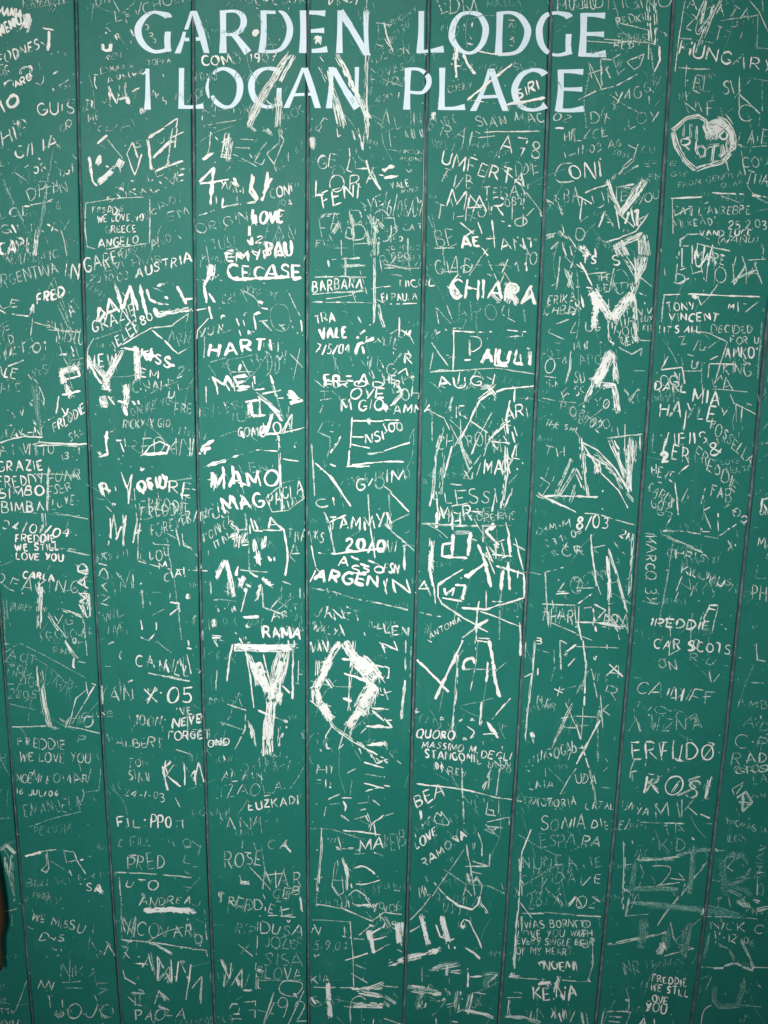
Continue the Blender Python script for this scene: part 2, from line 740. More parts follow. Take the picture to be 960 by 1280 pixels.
ak:495,340 505,355/590,280 605,285
b:580,285 610,280/600,290 620,340
ck|R|625,350,690,355,70
a:715,350 840,345
b:720,350 750,310 800,285 850,310 830,355
c|EDAN|710,345,960,355,80
b:950,270 950,360
bk:590,370 595,380/605,395 608,400/500,400 505,430/650,410 655,415
a#16:705,430 715,425
b:605,440 635,520 660,450/640,520 645,600/660,450 640,600
a|R|510,560,550,550,65
b:575,510 580,535/510,490 525,565/530,500 545,550
a|OSIU|690,540,835,510,55
a:690,500 720,550/740,500 760,530/810,450 830,480
b|RE|845,540,950,560,65
c:830,490 960,470/670,520 680,640/790,540 795,600
b:710,425 700,430/905,545 915,580
b#12:570,595 568,605
c:530,610 560,640/655,575 665,580
c|FREDDIE|705,640,950,640,65
@240,480
b:70,10 72,95/120,0 130,55/170,0 190,35
b|EL|215,35,365,25,45
c:395,0 420,60 460,180
b:405,0 425,65/350,50 445,30/425,70 540,70
a*24:480,40 520,80 490,100
a:485,30 530,70/490,100 555,80
c:485,110 480,180
ck|RYLERI|40,170,260,120,50
c:320,40 400,100 450,160
b:160,90 170,110
a#22:290,90 295,160
a:265,90 330,80/300,160 365,155/335,70 340,155
b:340,70 440,140/330,60 380,100
a:390,105 450,185/410,120 440,160/400,150 370,250 430,250/405,150 370,240
d|IU|200,190,270,180,45
b|COMO|230,265,370,260,50
b|LOA|365,250,500,240,60
a:245,235 260,270/350,250 370,210
b:380,245 450,245 570,215
a*8:430,250 438,340 440,460 450,640
b:500,150 495,240/450,240 500,150
b:520,290 512,320
bk:285,340 330,330 430,335
bk:60,415 110,400 180,375/190,370 255,350
a:75,410 170,380
a:50,340 55,310 110,280/55,325 95,320/60,350 65,330/30,345 45,350
b:455,375 535,385
d|LENI|245,440,400,440,40
a|MAMO|95,520,430,505,75
a#20:110,450 120,520
a:155,410 160,450/205,410 210,500/230,490 270,505
c:245,490 260,550/35,478 95,478
a|MAG|160,640,360,610,70
b|PAOLA|390,615,560,540,60
c|ITALY|465,625,560,580,35
c:440,500 540,470/370,570 440,510/370,570 400,640 480,630 560,570 545,510
ck:100,600 115,610/75,640 90,635/0,525 20,530
bk:640,35 710,35/640,80 700,70/665,40 660,90
b:660,90 640,145
bk:670,0 680,20/690,5 720,20
a|FROD|660,15,960,15,30
b|LOVE|745,75,960,70,50
b|M.GIO|745,135,960,130,55
b:800,165 795,260 780,415
b:800,185 960,185/770,412 890,410/790,300 890,320/800,265 860,265
a#16:880,170 890,195
b:880,350 960,340/800,405 960,388
b|NSI|870,300,960,280,50
b:655,190 630,240 690,265 690,320 675,370
ck:660,190 700,185/700,200 705,210/740,200 735,210/690,235 710,240
bk:745,260 690,345
bk:660,380 665,420/690,400 720,412/660,410 640,430
b:597,300 605,420 615,560
b:615,395 690,460 740,530 795,612
b:690,455 750,540
b|G/O|825,530,960,520,55
bk:800,480 820,510/840,520 845,530
c:880,550 885,640
b|CI|620,620,720,610,45
@480,480
b|R|50,20,80,20,40
b*12:70,0 90,50 40,110
bk:40,20 50,50/60,40 100,30
c|OH|90,80,175,75,55
b#24:0,100 15,130
b:30,110 60,90
b|AMNA|50,150,240,140,42
b:285,10 305,20
bk|HI|365,25,420,30,40
b:0,180 75,180/30,200 70,190/0,250 30,220
b|100|0,240,95,235,45
b:0,335 130,290/0,388 100,388
bk:140,393 150,395
b|IM|10,485,100,495,60
b:30,540 125,640/25,550 30,640
b:0,510 40,540
c*6:345,60 325,130/340,100 330,140
bk|IE|360,165,410,160,50
b:310,140 340,170/405,85 410,90
b:560,30 480,80 440,160 385,270/470,75 540,20
c:430,0 470,30/500,0 560,70/560,0 500,70/550,70 580,150
b*12:510,0 560,60/480,20 550,10
b:560,40 600,25 750,10
b:640,10 655,20 650,90
c:240,140 300,170 330,230
c:240,150 240,300/230,120 245,200
c:330,200 380,300 430,440/380,170 385,260 370,300
c*8:375,260 400,360 430,440/380,300 440,410
c:440,420 590,200 630,180/460,460 530,270 600,190
b:630,180 520,280/400,160 520,245
c:540,140 470,270 435,355/480,90 510,130
c|CHARON|270,330,545,310,70
b:310,260 265,310/460,280 440,350/340,310 300,470
c*10:300,210 260,340 240,590/300,340 280,560
c:270,310 250,450 230,610/330,500 390,505
b|ARI|610,190,720,160,65
b:630,80 610,160 620,250/590,170 615,290
b*12:610,290 610,450 590,610/600,350 590,460
b|NI|560,340,655,290,60
b:590,200 640,210/650,210 665,260
b|L|640,370,665,300,45
c:660,300 660,380
b|M|555,345,590,340,60
b|MAX|500,450,635,450,70
b:640,370 680,375/690,390 695,400/665,420 668,430/710,80 720,65
c:670,450 620,500
c:440,410 395,470 440,475 445,440/ 400,430 430,480
c|ALESSI|225,600,560,600,70
b:250,540 225,610/265,560 270,640/555,550 540,640
b:600,540 580,620/635,545 600,620
ck|ANNES|260,660,600,660,35
bk:440,635 500,640
c:640,520 635,560
ck:790,70 840,80 960,95/800,30 790,40
ck|RA|830,20,870,15,35
ck|F|905,90,935,60,60
ck|RIOCHIRO|880,130,1120,230,45
c:835,150 838,155
c|THE SMI|805,205,960,245,30
c:780,250 785,285
c|TH|800,360,905,365,50
c*10:940,370 900,460 850,570
c:780,465 830,500 790,560
b:770,550 960,640
b:800,560 960,560
c*12:860,580 930,480 960,420/930,600 960,500
c:770,540 850,600/760,555 800,575/850,460 840,490
@720,480
a*16:90,0 60,60 50,90
a*26:130,10 190,10 200,60 210,140
b*14:190,30 195,100 210,150
bk|SK|0,60,45,55,50
bk:35,100 40,120/20,70 60,60
c|YOU|95,110,200,135,50
c*8:240,20 290,100/320,20 260,90
ck:245,110 245,150
c|68/02|-20,180,120,240,55
c:180,210 180,240/205,215 215,270/310,210 315,215/245,200 245,270
b:155,270 330,250
b*14:165,270 210,370 250,480/ 200,330 245,470
b*20:250,300 255,400 270,540/280,260 270,420 265,500/295,280 290,400
b:320,260 320,335/245,260 240,340/190,280 215,330
c:0,240 20,270
b*12:20,260 30,360 50,550/40,330 45,470 60,570
b:30,290 110,330 200,430 265,540/35,300 120,440 210,530 260,620
b*12:50,350 150,400 190,440/90,340 140,390/110,420 90,450/140,420 180,450
a#24:100,390 115,440
b*8:180,440 240,500/200,460 230,530
b:0,560 110,565/0,450 30,520/0,420 30,480
c*8:250,540 290,590
bk:130,540 135,530/95,600 98,610/130,620 135,630
b|DARL|395,30,550,40,45
b:410,20 420,40/630,0 635,50
c|LA|680,30,780,30,60
c:680,25 760,30 860,40/770,50 790,100
b|MIA|585,85,715,105,65
b|HAYLEY|415,160,755,190,75
b:550,130 540,230
c:800,100 800,190/830,110 825,190/790,95 900,150
c:830,210 830,230/815,240 812,265
ck:850,95 880,105
c|ROSSELLA|665,215,870,410,58
b|YIEIIS|430,310,655,295,62
c:385,245 378,340 405,345
b|LER|430,360,560,395,80
a|2|425,395,465,385,50
b|&|670,365,725,350,60
d|LOVE|725,405,820,395,25
d|MULTI|750,445,860,440,28
c|FREDDIE|590,360,795,540,55
c|HEVE|375,445,485,490,50
ck:410,490 430,495
bk:505,455 530,430 565,405
c|CARL&|360,530,480,620,50
c|GO.|370,620,450,640,55
b:495,490 510,640
c:560,520 525,590/575,480 580,485
c|FAB|670,555,765,600,65
c:650,500 625,600
b:640,630 670,615/660,615 650,640
b:770,600 740,620
b:780,630 800,640
b:930,570 925,640/930,580 960,570/940,600 960,640
c:940,265 960,280/960,290 950,300/925,465 930,470
@0,640
ck:100,0 185,5/240,10 400,20/270,0 440,35
b|04/01/04|10,80,345,130,45
a|FREDDIE|78,150,275,150,38
a|WE STILL|75,195,295,190,34
a|LOVE YOU|82,238,315,245,36
b*14:215,0 220,60 210,160
bk:355,95 358,105/380,110 382,118/0,105 5,120
ck:300,180 400,190/240,175 450,215
d:255,260 225,310
a|CARLA|115,330,270,345,34
c|REAKING|-10,400,395,415,75
b*20:185,350 200,420 195,590/205,370 200,500
d:30,410 40,540/20,440 25,640
d|RUREY|55,490,160,500,35
c*12:215,470 270,560 330,640
c|YG|270,570,370,570,50
c*8:290,480 420,530/330,490 410,520
b|MAD|440,460,440,260,50
b*8:385,260 390,300 440,290 430,265/400,350 440,300
b*12:420,390 450,440 430,470/410,460 430,530/440,400 450,530
b:395,460 440,530
c*6:420,530 425,640
c:460,470 440,530
c|NADIA|540,460,540,190,40
bk:495,110 498,118/495,500 498,510
b|M|545,165,625,170,165
a:550,30 555,130
b:615,10 618,170/690,30 665,155/705,30 690,120/670,110 710,90
c:680,0 690,120 690,240
bk:710,180 700,230 730,250
c:690,245 760,265 850,285 960,290
c|FREDDIE|710,30,930,10,55
c|FOREVER|760,125,960,60,60
ck:745,80 755,120/765,150 775,160
c:840,130 845,220 870,330 910,640
c:820,135 890,130/770,160 850,165
b:880,80 900,170
c:910,100 920,165 960,180
c|LOU|755,245,845,220,50
b|M|795,285,835,275,35
bk:750,300 755,310/830,310 825,340 850,350
b|CIAI|825,350,925,310,40
ck|IM|580,420,670,380,110
bk:580,300 600,330/575,380 578,420/610,360 635,380
c:665,310 668,380
bk:700,400 715,410/710,390 718,480/735,405 738,410/750,450 755,465/760,400 805,402
bk:850,450 895,455 890,500/700,360 710,355
c~850,440 855,400 885,395
b:850,515 890,480/895,460 900,500
b#16:930,420 945,425
ck:760,515 820,485
d|WIL|520,560,620,510,45
d|LIVE|545,610,620,590,35
b:705,540 712,590/780,550 782,590
bk~700,620 740,640 780,600
d:690,540 670,545/200,600 210,630
@240,640
c|EANG|-20,60,110,30,50
bk|FJS|65,55,190,20,60
c|MONICA|60,155,210,60,50
c|ITALY|120,190,230,110,45
b*10:200,50 240,100/ 190,60 220,80
ck*8:85,190 85,220
c:265,0 275,90 285,180 288,300
b:290,60 290,110/310,40 330,90
b|ILA|270,95,440,90,60
b:230,90 280,85/350,90 450,90
b:400,40 460,90 475,170 478,240 465,340
c:460,340 430,445 500,495
bk:455,345 495,360/440,455 470,470
a#20:190,130 230,110
a*26:230,110 220,180/270,100 240,160/285,150 250,150
a*18:310,130 320,200/360,130 350,190/330,190 335,260
a:310,225 345,235/330,210 340,265/370,120 360,180
a:380,220 395,245/410,225 415,245
c|THANKS|480,140,660,150,60
c:510,160 490,220 520,250/500,210 540,205/520,170 530,200
b:595,165 620,275
b:620,290 590,350
bk:625,200 680,212/640,205 650,208
a#18:165,240 120,330
a#16:170,240 190,330 208,420
a:150,290 120,330/230,270 220,320/235,330 250,370
c:95,345 95,415/130,435 225,448/180,350 180,420/165,370 220,370/160,395 230,420/110,440 130,440
bk:130,480 135,500/165,478 168,485
b#14:205,470 210,490
a#18:260,320 240,370
a:270,360 290,375/265,380 270,400
b:275,380 255,460 245,500
b:288,300 310,315 330,325
a#14:350,330 400,370
a#14:340,360 325,440
b:350,370 355,475 400,490 450,510
c:240,290 380,300/40,292 130,294/0,290 40,293
bk:20,270 25,295/45,255 48,290
a:260,528 335,522
bk|AR|400,550,480,520,35
c:390,485 430,440/515,470 520,490
a#14:110,535 112,575
a#16:100,625 145,630
b#14:270,575 280,570
b|VL|240,660,290,650,35
a|RAMA|355,630,545,635,55
b:345,570 360,620
bk:55,590 55,640/215,600 225,610/580,610 582,620
c:660,0 690,60 710,200
b:670,20 715,200
b|TAMMY|690,90,960,75,65
b:690,50 770,15
a|20/0|770,195,960,200,60
a:700,210 960,180
b:885,0 890,60 915,230
b:910,120 910,210
a|A|735,275,785,275,50
ak:795,220 830,240/840,260 870,265/880,240 930,260
a|SSO|800,305,960,305,35
a|ARGEN|615,340,925,375,55
b:620,280 640,300
bk:595,378 690,395 800,428 910,450 960,460
c:675,380 690,430/720,400 725,420
c:540,380 540,430
bk|JANET|615,520,840,545,50
ck|ILLY|880,580,990,590,40
bk|WALYA|605,590,760,620,35
b:740,560 765,620/860,600 865,620
@480,640
b*12:30,0 20,60 40,80/0,60 40,90
c:0,70 60,40 125,10/35,90 155,195
b:10,0 40,60/90,145 110,150
bk|AH|0,200,60,200,55
b:100,170 105,290/90,170 115,165
a:100,220 102,290
b|ESN|0,300,70,310,50
b|INA|5,400,240,415,70
b:0,340 15,410/45,340 50,400
b:245,350 258,460
c:0,460 40,470/40,470 120,490
bk:170,500 200,508/210,510 240,518/265,520 285,522
b|LEN|0,605,120,620,45
a#20:240,130 235,220 232,300
a:232,300 245,370
bk:190,58 300,65 430,70 640,66
b:190,58 420,70
a:265,0 260,80
b|MER|275,55,440,40,80
b:340,0 345,90/380,0 380,60/340,50 330,60
c|DREAMS|470,45,660,40,38
bk:420,15 440,20
b:495,60 495,150
a:550,55 510,100 575,165/560,65 530,90
b:545,160 575,180
a*14:345,100 440,100
a:345,110 340,220/430,100 420,220
a:295,160 290,220 415,230/295,160 340,155
b:430,130 465,145
a:470,160 500,240 535,375
b:510,200 555,310/510,170 530,230
a:400,320 425,315 510,250
a#16:405,318 425,322
b|NYT|510,270,620,210,75
b:540,210 640,220/590,230 620,215
b:610,50 625,120 630,220
a:620,120 630,200
a:620,250 630,390
b:655,130 680,230 695,290
b:645,160 705,190/670,290 668,330
b:580,270 600,290 590,370 580,450 575,640
a:595,290 585,390
b:560,270 640,290 700,310 700,430 580,465
b:390,480 460,485 510,488 580,460
a:390,478 460,485
b:510,390 510,480
b:395,285 270,360 270,420 290,460 380,520 470,570
b:270,370 310,340
c:290,455 450,560
b:480,430 465,500 460,640
b:470,490 690,575
b:390,630 520,535
a:450,580 520,540
b:460,570 520,600
a:300,380 310,415 350,380 340,420
a:355,365 405,365 390,440
a:290,430 390,445
bk:490,350 495,345/540,445 620,450/615,480 625,485/650,490 660,495
bk:675,550 680,640/665,520 668,525/175,250 178,255/175,295 178,300
b:680,560 685,640
b|ANTONIA|230,635,390,545,30
b:470,630 530,632
c|D+M+M|770,110,930,70,35
c|23.11.03|810,180,990,110,38
b|X|895,195,920,185,35
d|R|845,230,870,225,40
c|CR|895,225,990,205,45
c:800,300 905,275/805,300 815,480 820,560
c|20|865,415,990,400,75
b:860,410 925,405
c:790,460 960,465/840,440 850,500
bk:785,500 820,495
c|AHARI|790,560,960,560,80
c*8:820,490 825,570/880,490 870,540
c:830,550 960,605
b|B|760,660,790,660,30
@720,640
c:0,100 20,95
b|8/03|10,85,160,80,60
c:40,5 110,10 200,40 295,65
b:75,110 78,190 95,300 100,370
c:75,180 145,165/100,170 90,195 115,205
b*6:160,180 200,300 255,510
a:155,220 165,340 165,440
bk:165,440 165,600
bk|2N|215,125,270,160,45
bk:190,150 215,185/230,200 240,210
b*10:285,105 275,260 265,430
bk*12:270,210 285,235
c:250,335 270,330
c:0,380 90,378/0,350 30,340
c|20T|0,390,105,340,60
c:100,340 125,415
bk:150,360 210,345
c:170,400 280,460/180,430 170,400
bk:5,460 85,405/40,480 80,475
c|PERA|85,580,260,600,80
b:85,480 100,600/90,460 150,490 100,540
b*10:150,500 220,600/100,550 250,580
b:0,550 160,555/15,470 10,560 30,640
c:200,500 265,600 265,640/140,560 170,540
bk:160,460 190,455/210,610 220,640
c:0,610 80,640/0,560 30,640
c|R|0,210,40,215,45
c|MARCO 3Y|350,110,345,450,50
c:345,120 405,122
ck:400,405 415,410/395,435 400,440
ck:330,445 410,460
c|GS|405,25,480,15,40
bk:480,20 450,70
b:510,0 515,50
bk:435,95 530,95 620,110/640,120 710,130
c:640,0 675,85
b:630,95 670,98/620,80 630,90
b:710,0 712,95
bk|OQ|780,20,850,70,50
bk:710,120 800,60
ck:800,90 810,130
c*8:430,110 540,160 635,205
c:485,150 460,310 415,550
bk|CHRIS|450,220,645,250,40
bk|KILLIKUS|530,305,770,380,40
c:770,350 785,365 765,395
c:530,320 500,395/520,350 570,385/590,365 570,420/510,400 490,450
bk:450,290 465,290/610,440 615,445
bk|X:|760,200,800,200,50
b|1REDDIE|370,570,665,590,42
b#14:450,530 455,540
c:710,465 680,595
b:670,465 640,530 645,560/660,480 700,490/665,465 710,468
ck:620,540 640,500/570,610 575,620
c|ON|920,15,960,15,30
c|MA|905,170,980,200,50
c:910,260 895,330 950,330
c|PHA|880,450,1000,450,80
ck:880,570 895,590/890,580 900,565/745,580 750,590/720,200 725,205
@0,800
d:30,0 30,40/0,20 50,20
d:20,65 100,15 250,90 430,190
d|ACT|45,95,180,120,45
d|FROM|25,120,150,190,40
d|THINGS|25,165,190,250,45
d|2805|45,290,180,300,45
d:35,220 130,220/40,315 180,350/200,360 220,360
c*10:205,140 215,230 240,440
c*12:200,200 215,330 225,380/230,330 250,440
b*8:205,240 235,400 255,440
b:185,130 190,230
c*10:320,0 390,100
b:325,0 360,60/370,90 365,130 375,140
d|SPAIN|260,60,350,70,28
c|OZ|365,20,410,10,35
c:430,0 435,80
e|DAVR|220,210,350,290,80
ck:375,230 385,235
c:430,215 440,270/425,210 480,220 360,420
c:470,230 380,390 360,440
c:430,250 380,290 345,430
b:475,225 440,280
ck:390,105 430,115
ck|LYTO|260,440,470,425,50
d|GIUE|410,390,570,380,30
c|LY|260,445,350,440,50
c:340,430 500,465/60,435 230,430
c|FREDDIE|90,530,325,545,48
d|P|390,520,435,520,40
c|WE LOVE YOU|100,605,450,615,45
d|H|0,600,30,595,30
b:540,20 570,8/735,0 750,3
bk~610,50 598,80 605,95
bk|CAMILL|675,130,955,180,60
b:900,90 905,130/915,120 920,180/935,70 955,170
bk:525,130 555,132
c:740,165 830,180
b:810,178 950,205
b:935,40 960,45/940,0 945,30
c:600,190 605,270/620,220 630,265/640,210 665,200
c|AN|545,295,660,310,70
b|X:05|730,315,960,315,75
bk:740,240 745,260
b*6:730,305 790,240
bk:780,300 785,305/840,270 842,275/840,290 842,295
bk|100N|680,430,810,430,50
b|IVE|885,375,960,375,40
c:935,330 940,500
b|NEVE|870,440,1010,410,45
b|FORGET|845,500,1050,490,40
c|ALBERT|585,530,815,535,45
ck|TON|640,635,740,635,40
b|K|820,680,850,680,80
c:880,545 950,570
c:500,230 505,310/510,225 515,320
b#8:510,360 512,366
bk:525,600 528,605/0,590 10,610
@240,800
b:110,0 130,35
bk~20,140 40,150 35,165/120,0 130,30
c:125,150 120,250
b:205,20 190,80 175,205
c*10:90,300 100,290/115,290 120,300
c:230,265 240,310 250,330
c:175,320 270,350 265,450 210,555
d:240,260 180,400/210,300 190,390/140,410 260,450
b:280,400 310,470 320,530
a#14:290,420 305,480
bk:150,420 165,425/155,570 165,600
a#30:210,35 380,40 500,38
a*26:220,35 360,45 530,35
b:245,0 270,60 290,170 310,340
b*20:270,60 320,150 330,230
a#40:330,110 350,190 380,260
a#26:300,110 330,200
a#26:460,60 430,170 400,250
a*20:440,50 410,130 400,220/480,50 470,130 440,220
b:350,30 365,110 385,190 400,240/400,160 440,60
a#44:400,220 410,300
a#24:440,260 430,310
a*30:390,300 380,400 370,500/410,300 400,400 390,500
b*40:385,390 375,500 370,580
b:360,400 355,580/385,480 390,590/400,500 405,560
b*12:430,320 440,200 445,330/435,420 430,530
bk:330,350 450,400
b:330,350 390,378/450,225 490,265
b:505,60 503,295
c:535,100 530,215/515,215 540,218/530,170 555,170
bk:455,400 480,410/490,400 505,410/470,430 475,440
bk*10:410,490 440,530/455,460 440,500
c:390,560 430,585 480,585
b:400,540 405,560
b|ONO|80,535,190,525,38
c*16:95,510 180,520
c|ET|0,490,50,490,45
bk|FEL|0,415,65,410,40
bk|WAN|590,60,680,50,55
b:480,0 485,30/510,0 515,30
a#26:740,10 700,70 660,130
a#34:690,100 650,180 620,240
a*16:660,120 690,90/670,190 705,240/630,100 625,180
a#30:620,240 640,310 700,400
a#36:650,320 680,370
b:590,300 650,350/600,240 605,310
a#40:760,10 800,70 860,130
a#74:835,95 880,150 920,200
a#66:912,220 880,280 840,350
a#36:840,350 810,390 780,430
a*20:820,380 790,450/850,350 870,380
b*12:810,0 800,100 790,230 785,360
a:750,95 850,100/760,165 890,210/755,290 800,305
b:690,420 720,450 790,500 960,590
c*10:680,390 720,440 800,500 860,530
b:700,425 670,480 675,540 690,540
c:780,400 740,520 730,550 760,520
b:800,430 790,480
bk:835,540 850,570/640,545 650,555/630,465 632,470
bk:840,510 890,570 940,610
b*8:890,560 920,620 960,600
b:860,610 960,640
a:870,430 960,432/880,525 960,515/900,340 960,343
b:900,350 960,405/940,270 960,275
b:860,410 870,440 840,465/830,470 820,480
b:870,110 960,135/900,170 960,190
b:935,10 960,30
ck:630,630 640,640/690,625 695,640
@480,800
b|N|0,70,70,60,60
b:110,0 105,200 85,395
a:105,200 85,395
b:0,130 25,140 20,190 0,180
b:0,265 40,255/0,240 20,300
b:0,345 25,345
b:0,390 40,435 0,435
b:15,400 40,400
b#12:0,510 8,515/0,600 10,603
c:135,30 130,200
b#16:155,360 165,355
bk:160,215 162,220/125,450 128,455
a:160,95 260,190 320,260
a:395,0 330,140 255,295
b*6:370,60 360,250 340,470
bk:455,0 460,50/470,0 460,110 430,260
a:525,0 540,80 545,120
a:545,120 555,190 575,285
b:460,0 530,10/220,0 240,10
a~400,150 400,110 440,90 455,120
bk:400,145 480,145 565,145
a:520,110 510,210
bk:510,210 495,320 480,430
a:490,310 480,430
bk:635,285 540,395
a:515,410 570,490
b:495,470 570,465
b#10:375,405 385,403/430,398 445,398/280,390 290,392/395,490 405,492
b~415,430 450,460 430,490 450,480
bk:495,505 498,525/590,530 592,550/460,490 465,495
ck:595,420 590,450/600,430 615,430
a|QUORO|165,485,350,500,42
b|MASSIMO M.|190,535,470,565,34
b|DEGLI|485,585,635,600,38
b|STANGONI|205,590,450,610,40
b|L.|470,620,500,615,25
b|DA|260,650,300,640,40
c|UNIN|520,640,630,640,35
c:390,600 390,640
a:685,0 682,80
c:710,10 705,90
b*6:755,0 740,170 715,380 705,510
b:700,185 745,165/770,140 768,175
bk:760,45 825,65/850,50 852,120/855,130 835,205
b#14:905,65 910,70
b:880,0 885,150/880,0 915,20
b:910,60 960,20/ 955,90 920,130
bk:885,185 890,190
c|MAS|760,325,850,360,50
b|X|860,280,890,270,40
ck:820,300 840,290/880,250 960,230
c:905,310 960,430/940,330 840,540
c:960,285 920,350 830,550
bk:885,390 960,380/890,435 960,438
bk:730,440 740,480 750,515
b#12:737,460 742,485
bk:710,520 712,525/720,510 722,512
bk|J.UNGO|715,635,880,580,55
c|GAB|890,575,960,560,55
c:920,600 930,560
@720,800
c:0,32 100,35 215,40/155,20 155,45
b:35,0 50,120 40,330/50,100 45,190
b#10:95,80 98,88
c:75,140 90,200/50,170 75,140
b:50,180 0,270
c:45,190 30,250/35,330 25,500
c|A|160,180,225,190,65
b:165,120 235,185
c|R|145,280,210,300,75
c|K|130,390,175,380,65
c:120,270 135,440/90,210 105,290
b:110,350 108,610
c:0,380 110,385/0,430 70,425
b:0,420 40,560 65,640
b:120,400 0,620
c:0,540 50,540 0,590
b|CAR SCOTS|390,40,770,70,48
bk|SO|560,50,620,45,45
c|ON|405,140,495,150,50
d|R-U|570,105,690,125,35
c|V|660,200,705,205,45
ck:740,125 760,130/735,185 745,192/760,70 830,90
c|CAIDIFF|305,265,680,320,60
b:500,240 500,300/540,240 525,305
d|NOTA|310,345,620,420,40
d:290,340 295,400 260,460/300,380 325,460
c:300,390 320,460/360,370 370,380
d|IIZNA|380,450,630,450,70
d:450,345 480,355/590,380 620,450
b|ERFLDO|280,595,690,600,85
b:440,510 425,580/490,500 480,590/530,520 515,600/500,600 540,605
c:660,510 690,520 630,600
ck:350,600 345,640/365,630 370,635
ck:810,190 815,215
d:870,210 940,215/840,205 845,215
c|L|905,110,960,105,95
d|AMBR|810,330,1000,345,40
d|AID|840,425,960,455,40
c:920,375 925,395
c|CIPI|795,530,980,550,60
c|RADI|785,620,980,615,55
c|GRO|800,670,960,660,35
@0,960
d:0,110 10,112
c|NOEMI E|85,70,250,75,42
c|OMAR|268,75,440,75,48
c:455,0 440,75/505,0 495,110 430,120/520,0 522,40
c|16 JUL/06|80,130,290,140,30
d|EMANUELA|125,250,410,195,62
d:145,295 250,255 410,215/410,100 420,130 410,170
e|PERUGIA|175,335,365,315,45
c:0,250 50,250
c*10:0,410 40,380/30,380 80,430
c*8:25,440 35,540/60,430 50,540
d|H|30,540,70,540,60
d*10:40,490 60,600/60,510 70,620
d:60,600 75,640/20,400 60,470
a:125,440 205,420
c:205,415 285,405
c:235,415 245,500 225,525
c:230,430 235,480 205,510 235,525 245,495
c:320,405 335,475/345,510 360,540
c:320,410 370,420 385,460 340,470
c:385,460 430,530
bk:400,460 420,455/440,445 455,440
d|BELI|140,590,240,590,35
d|RI|285,580,350,580,35
ck:400,575 410,580
b|SA|430,610,510,620,40
a#18:480,600 510,620
d|FRIR|165,645,245,650,25
c|STAIN|645,65,745,65,48
b|KM|825,105,1020,85,125
c|24-1-03|625,145,820,165,42
c:875,145 900,195
b|FIL|585,300,700,300,55
b|PPO|760,300,860,295,60
bk:720,255 730,260/725,285 730,290
bk:880,260 885,315/915,260 920,300/880,265 920,258
d|E FILL|595,400,760,390,45
d|UI O|815,400,960,390,40
c|PRED|640,500,820,500,65
c:640,435 690,435
c:580,520 780,530 960,548
c:595,530 605,640
c|UTO|630,600,790,605,45
d~930,430 920,470 960,480/925,500 930,520 960,530
d:920,400 960,395/910,590 960,600
d|A|700,645,730,640,30
@240,960
b:15,10 20,85/0,30 15,10
ck|ALAIN|150,65,355,60,50
ck|IZAOLA|150,145,455,120,55
c:345,60 360,120 410,125
b|EUZKADI|285,210,535,180,42
c|ANI|165,315,320,310,75
d:340,240 350,330/440,330 442,335
c|LUCA|260,415,490,415,55
b:460,380 495,420
c|ROSE|165,485,345,495,70
c|K|420,590,465,500,160
c|L|235,575,280,580,60
b#12:240,572 280,575
c|MAR|365,600,545,595,80
c|CEB|405,640,540,640,45
ck|F|135,650,165,640,30
c|HI|625,25,700,30,45
c:625,60 650,60/625,75 645,75
b:668,55 670,95/690,55 692,100
d:0,365 50,400/50,370 30,440/50,440 65,450
d:0,545 50,550/0,490 30,495
c:775,25 820,0
c:865,30 960,45
b*6:860,115 960,90
b:880,140 950,195/860,75 960,100
c:830,175 880,170/840,210 870,205/ 810,255 880,235
b*8:870,225 895,280 880,320/960,235 890,285
b:750,150 800,150/755,165 770,190 765,215
b:745,235 785,265
c:680,155 740,130/690,180 740,175/660,240 670,190
d:610,170 650,200/590,300 700,305 870,360
b:755,310 860,320 945,332
b:910,280 920,340
bk:730,340 745,400/720,405 810,400/820,410 840,405/720,390 750,415
b|MA|845,415,960,400,55
bk:805,430 870,425/910,420 960,440
b*6:650,290 645,430 625,640
c:610,555 655,545/620,610 640,615
c:715,470 700,590 730,635 760,620 750,540/700,560 780,560
b*8:750,435 775,540 775,610
b:770,480 800,600
b~810,500 850,490 890,505 915,530
b~820,580 870,580 940,560
c~780,640 820,610 870,640/ 840,560 845,610
ck:770,70 775,75/910,600 915,605/725,460 730,490
d:800,60 790,140
@480,960
c|PAREY|250,15,410,45,35
b:390,0 390,100 400,280
b:165,78 300,95 390,105 460,120
c:460,120 560,145 690,165
b*8:535,0 515,60 490,105
c:530,10 520,105/580,0 560,140
c:575,160 572,230/460,130 470,150
ck|RO|580,15,635,25,35
b|BEA|165,200,300,130,62
bk:180,210 185,260/190,290 230,240
a:180,210 185,250
ck:230,200 260,180/150,310 160,350
c:250,250 265,220 285,240 285,215 325,270 320,285 260,275 250,250
b|LOVE|165,410,270,330,45
b|RAMONA|200,500,415,345,45
c:520,170 510,230 560,240
c:515,270 625,245 628,285
c|A|570,340,590,300,80
c:500,305 590,295/500,305 580,345/540,300 545,320
b:520,205 550,215/545,210 550,240
ck:455,185 465,200
c:470,320 490,380 490,440
ck*8:450,370 455,430
c:410,380 430,480 455,640
c:400,405 240,640
c:530,420 525,490 440,465
c:405,490 520,490
c:300,505 410,580 530,590 610,630
c:490,530 440,520 415,560 470,560 480,580
c*6:415,520 430,580/470,540 440,580
c~470,550 490,590 480,640
c:405,600 440,640/410,590 395,640
b:205,540 220,570
ck:290,545 320,570/250,570 310,640/60,515 65,518/0,600 15,603/50,610 80,615
c|MIL|180,650,230,630,50
c:0,240 50,222
b:0,85 30,90
d|KEIB|5,410,110,380,75
ck:0,40 5,50/0,160 8,150/0,400 10,390
c|LAIA|725,110,850,100,38
c|VICTORIA|735,190,960,190,40
ck:705,10 730,15/805,0 808,45
c:960,0 925,50 880,130
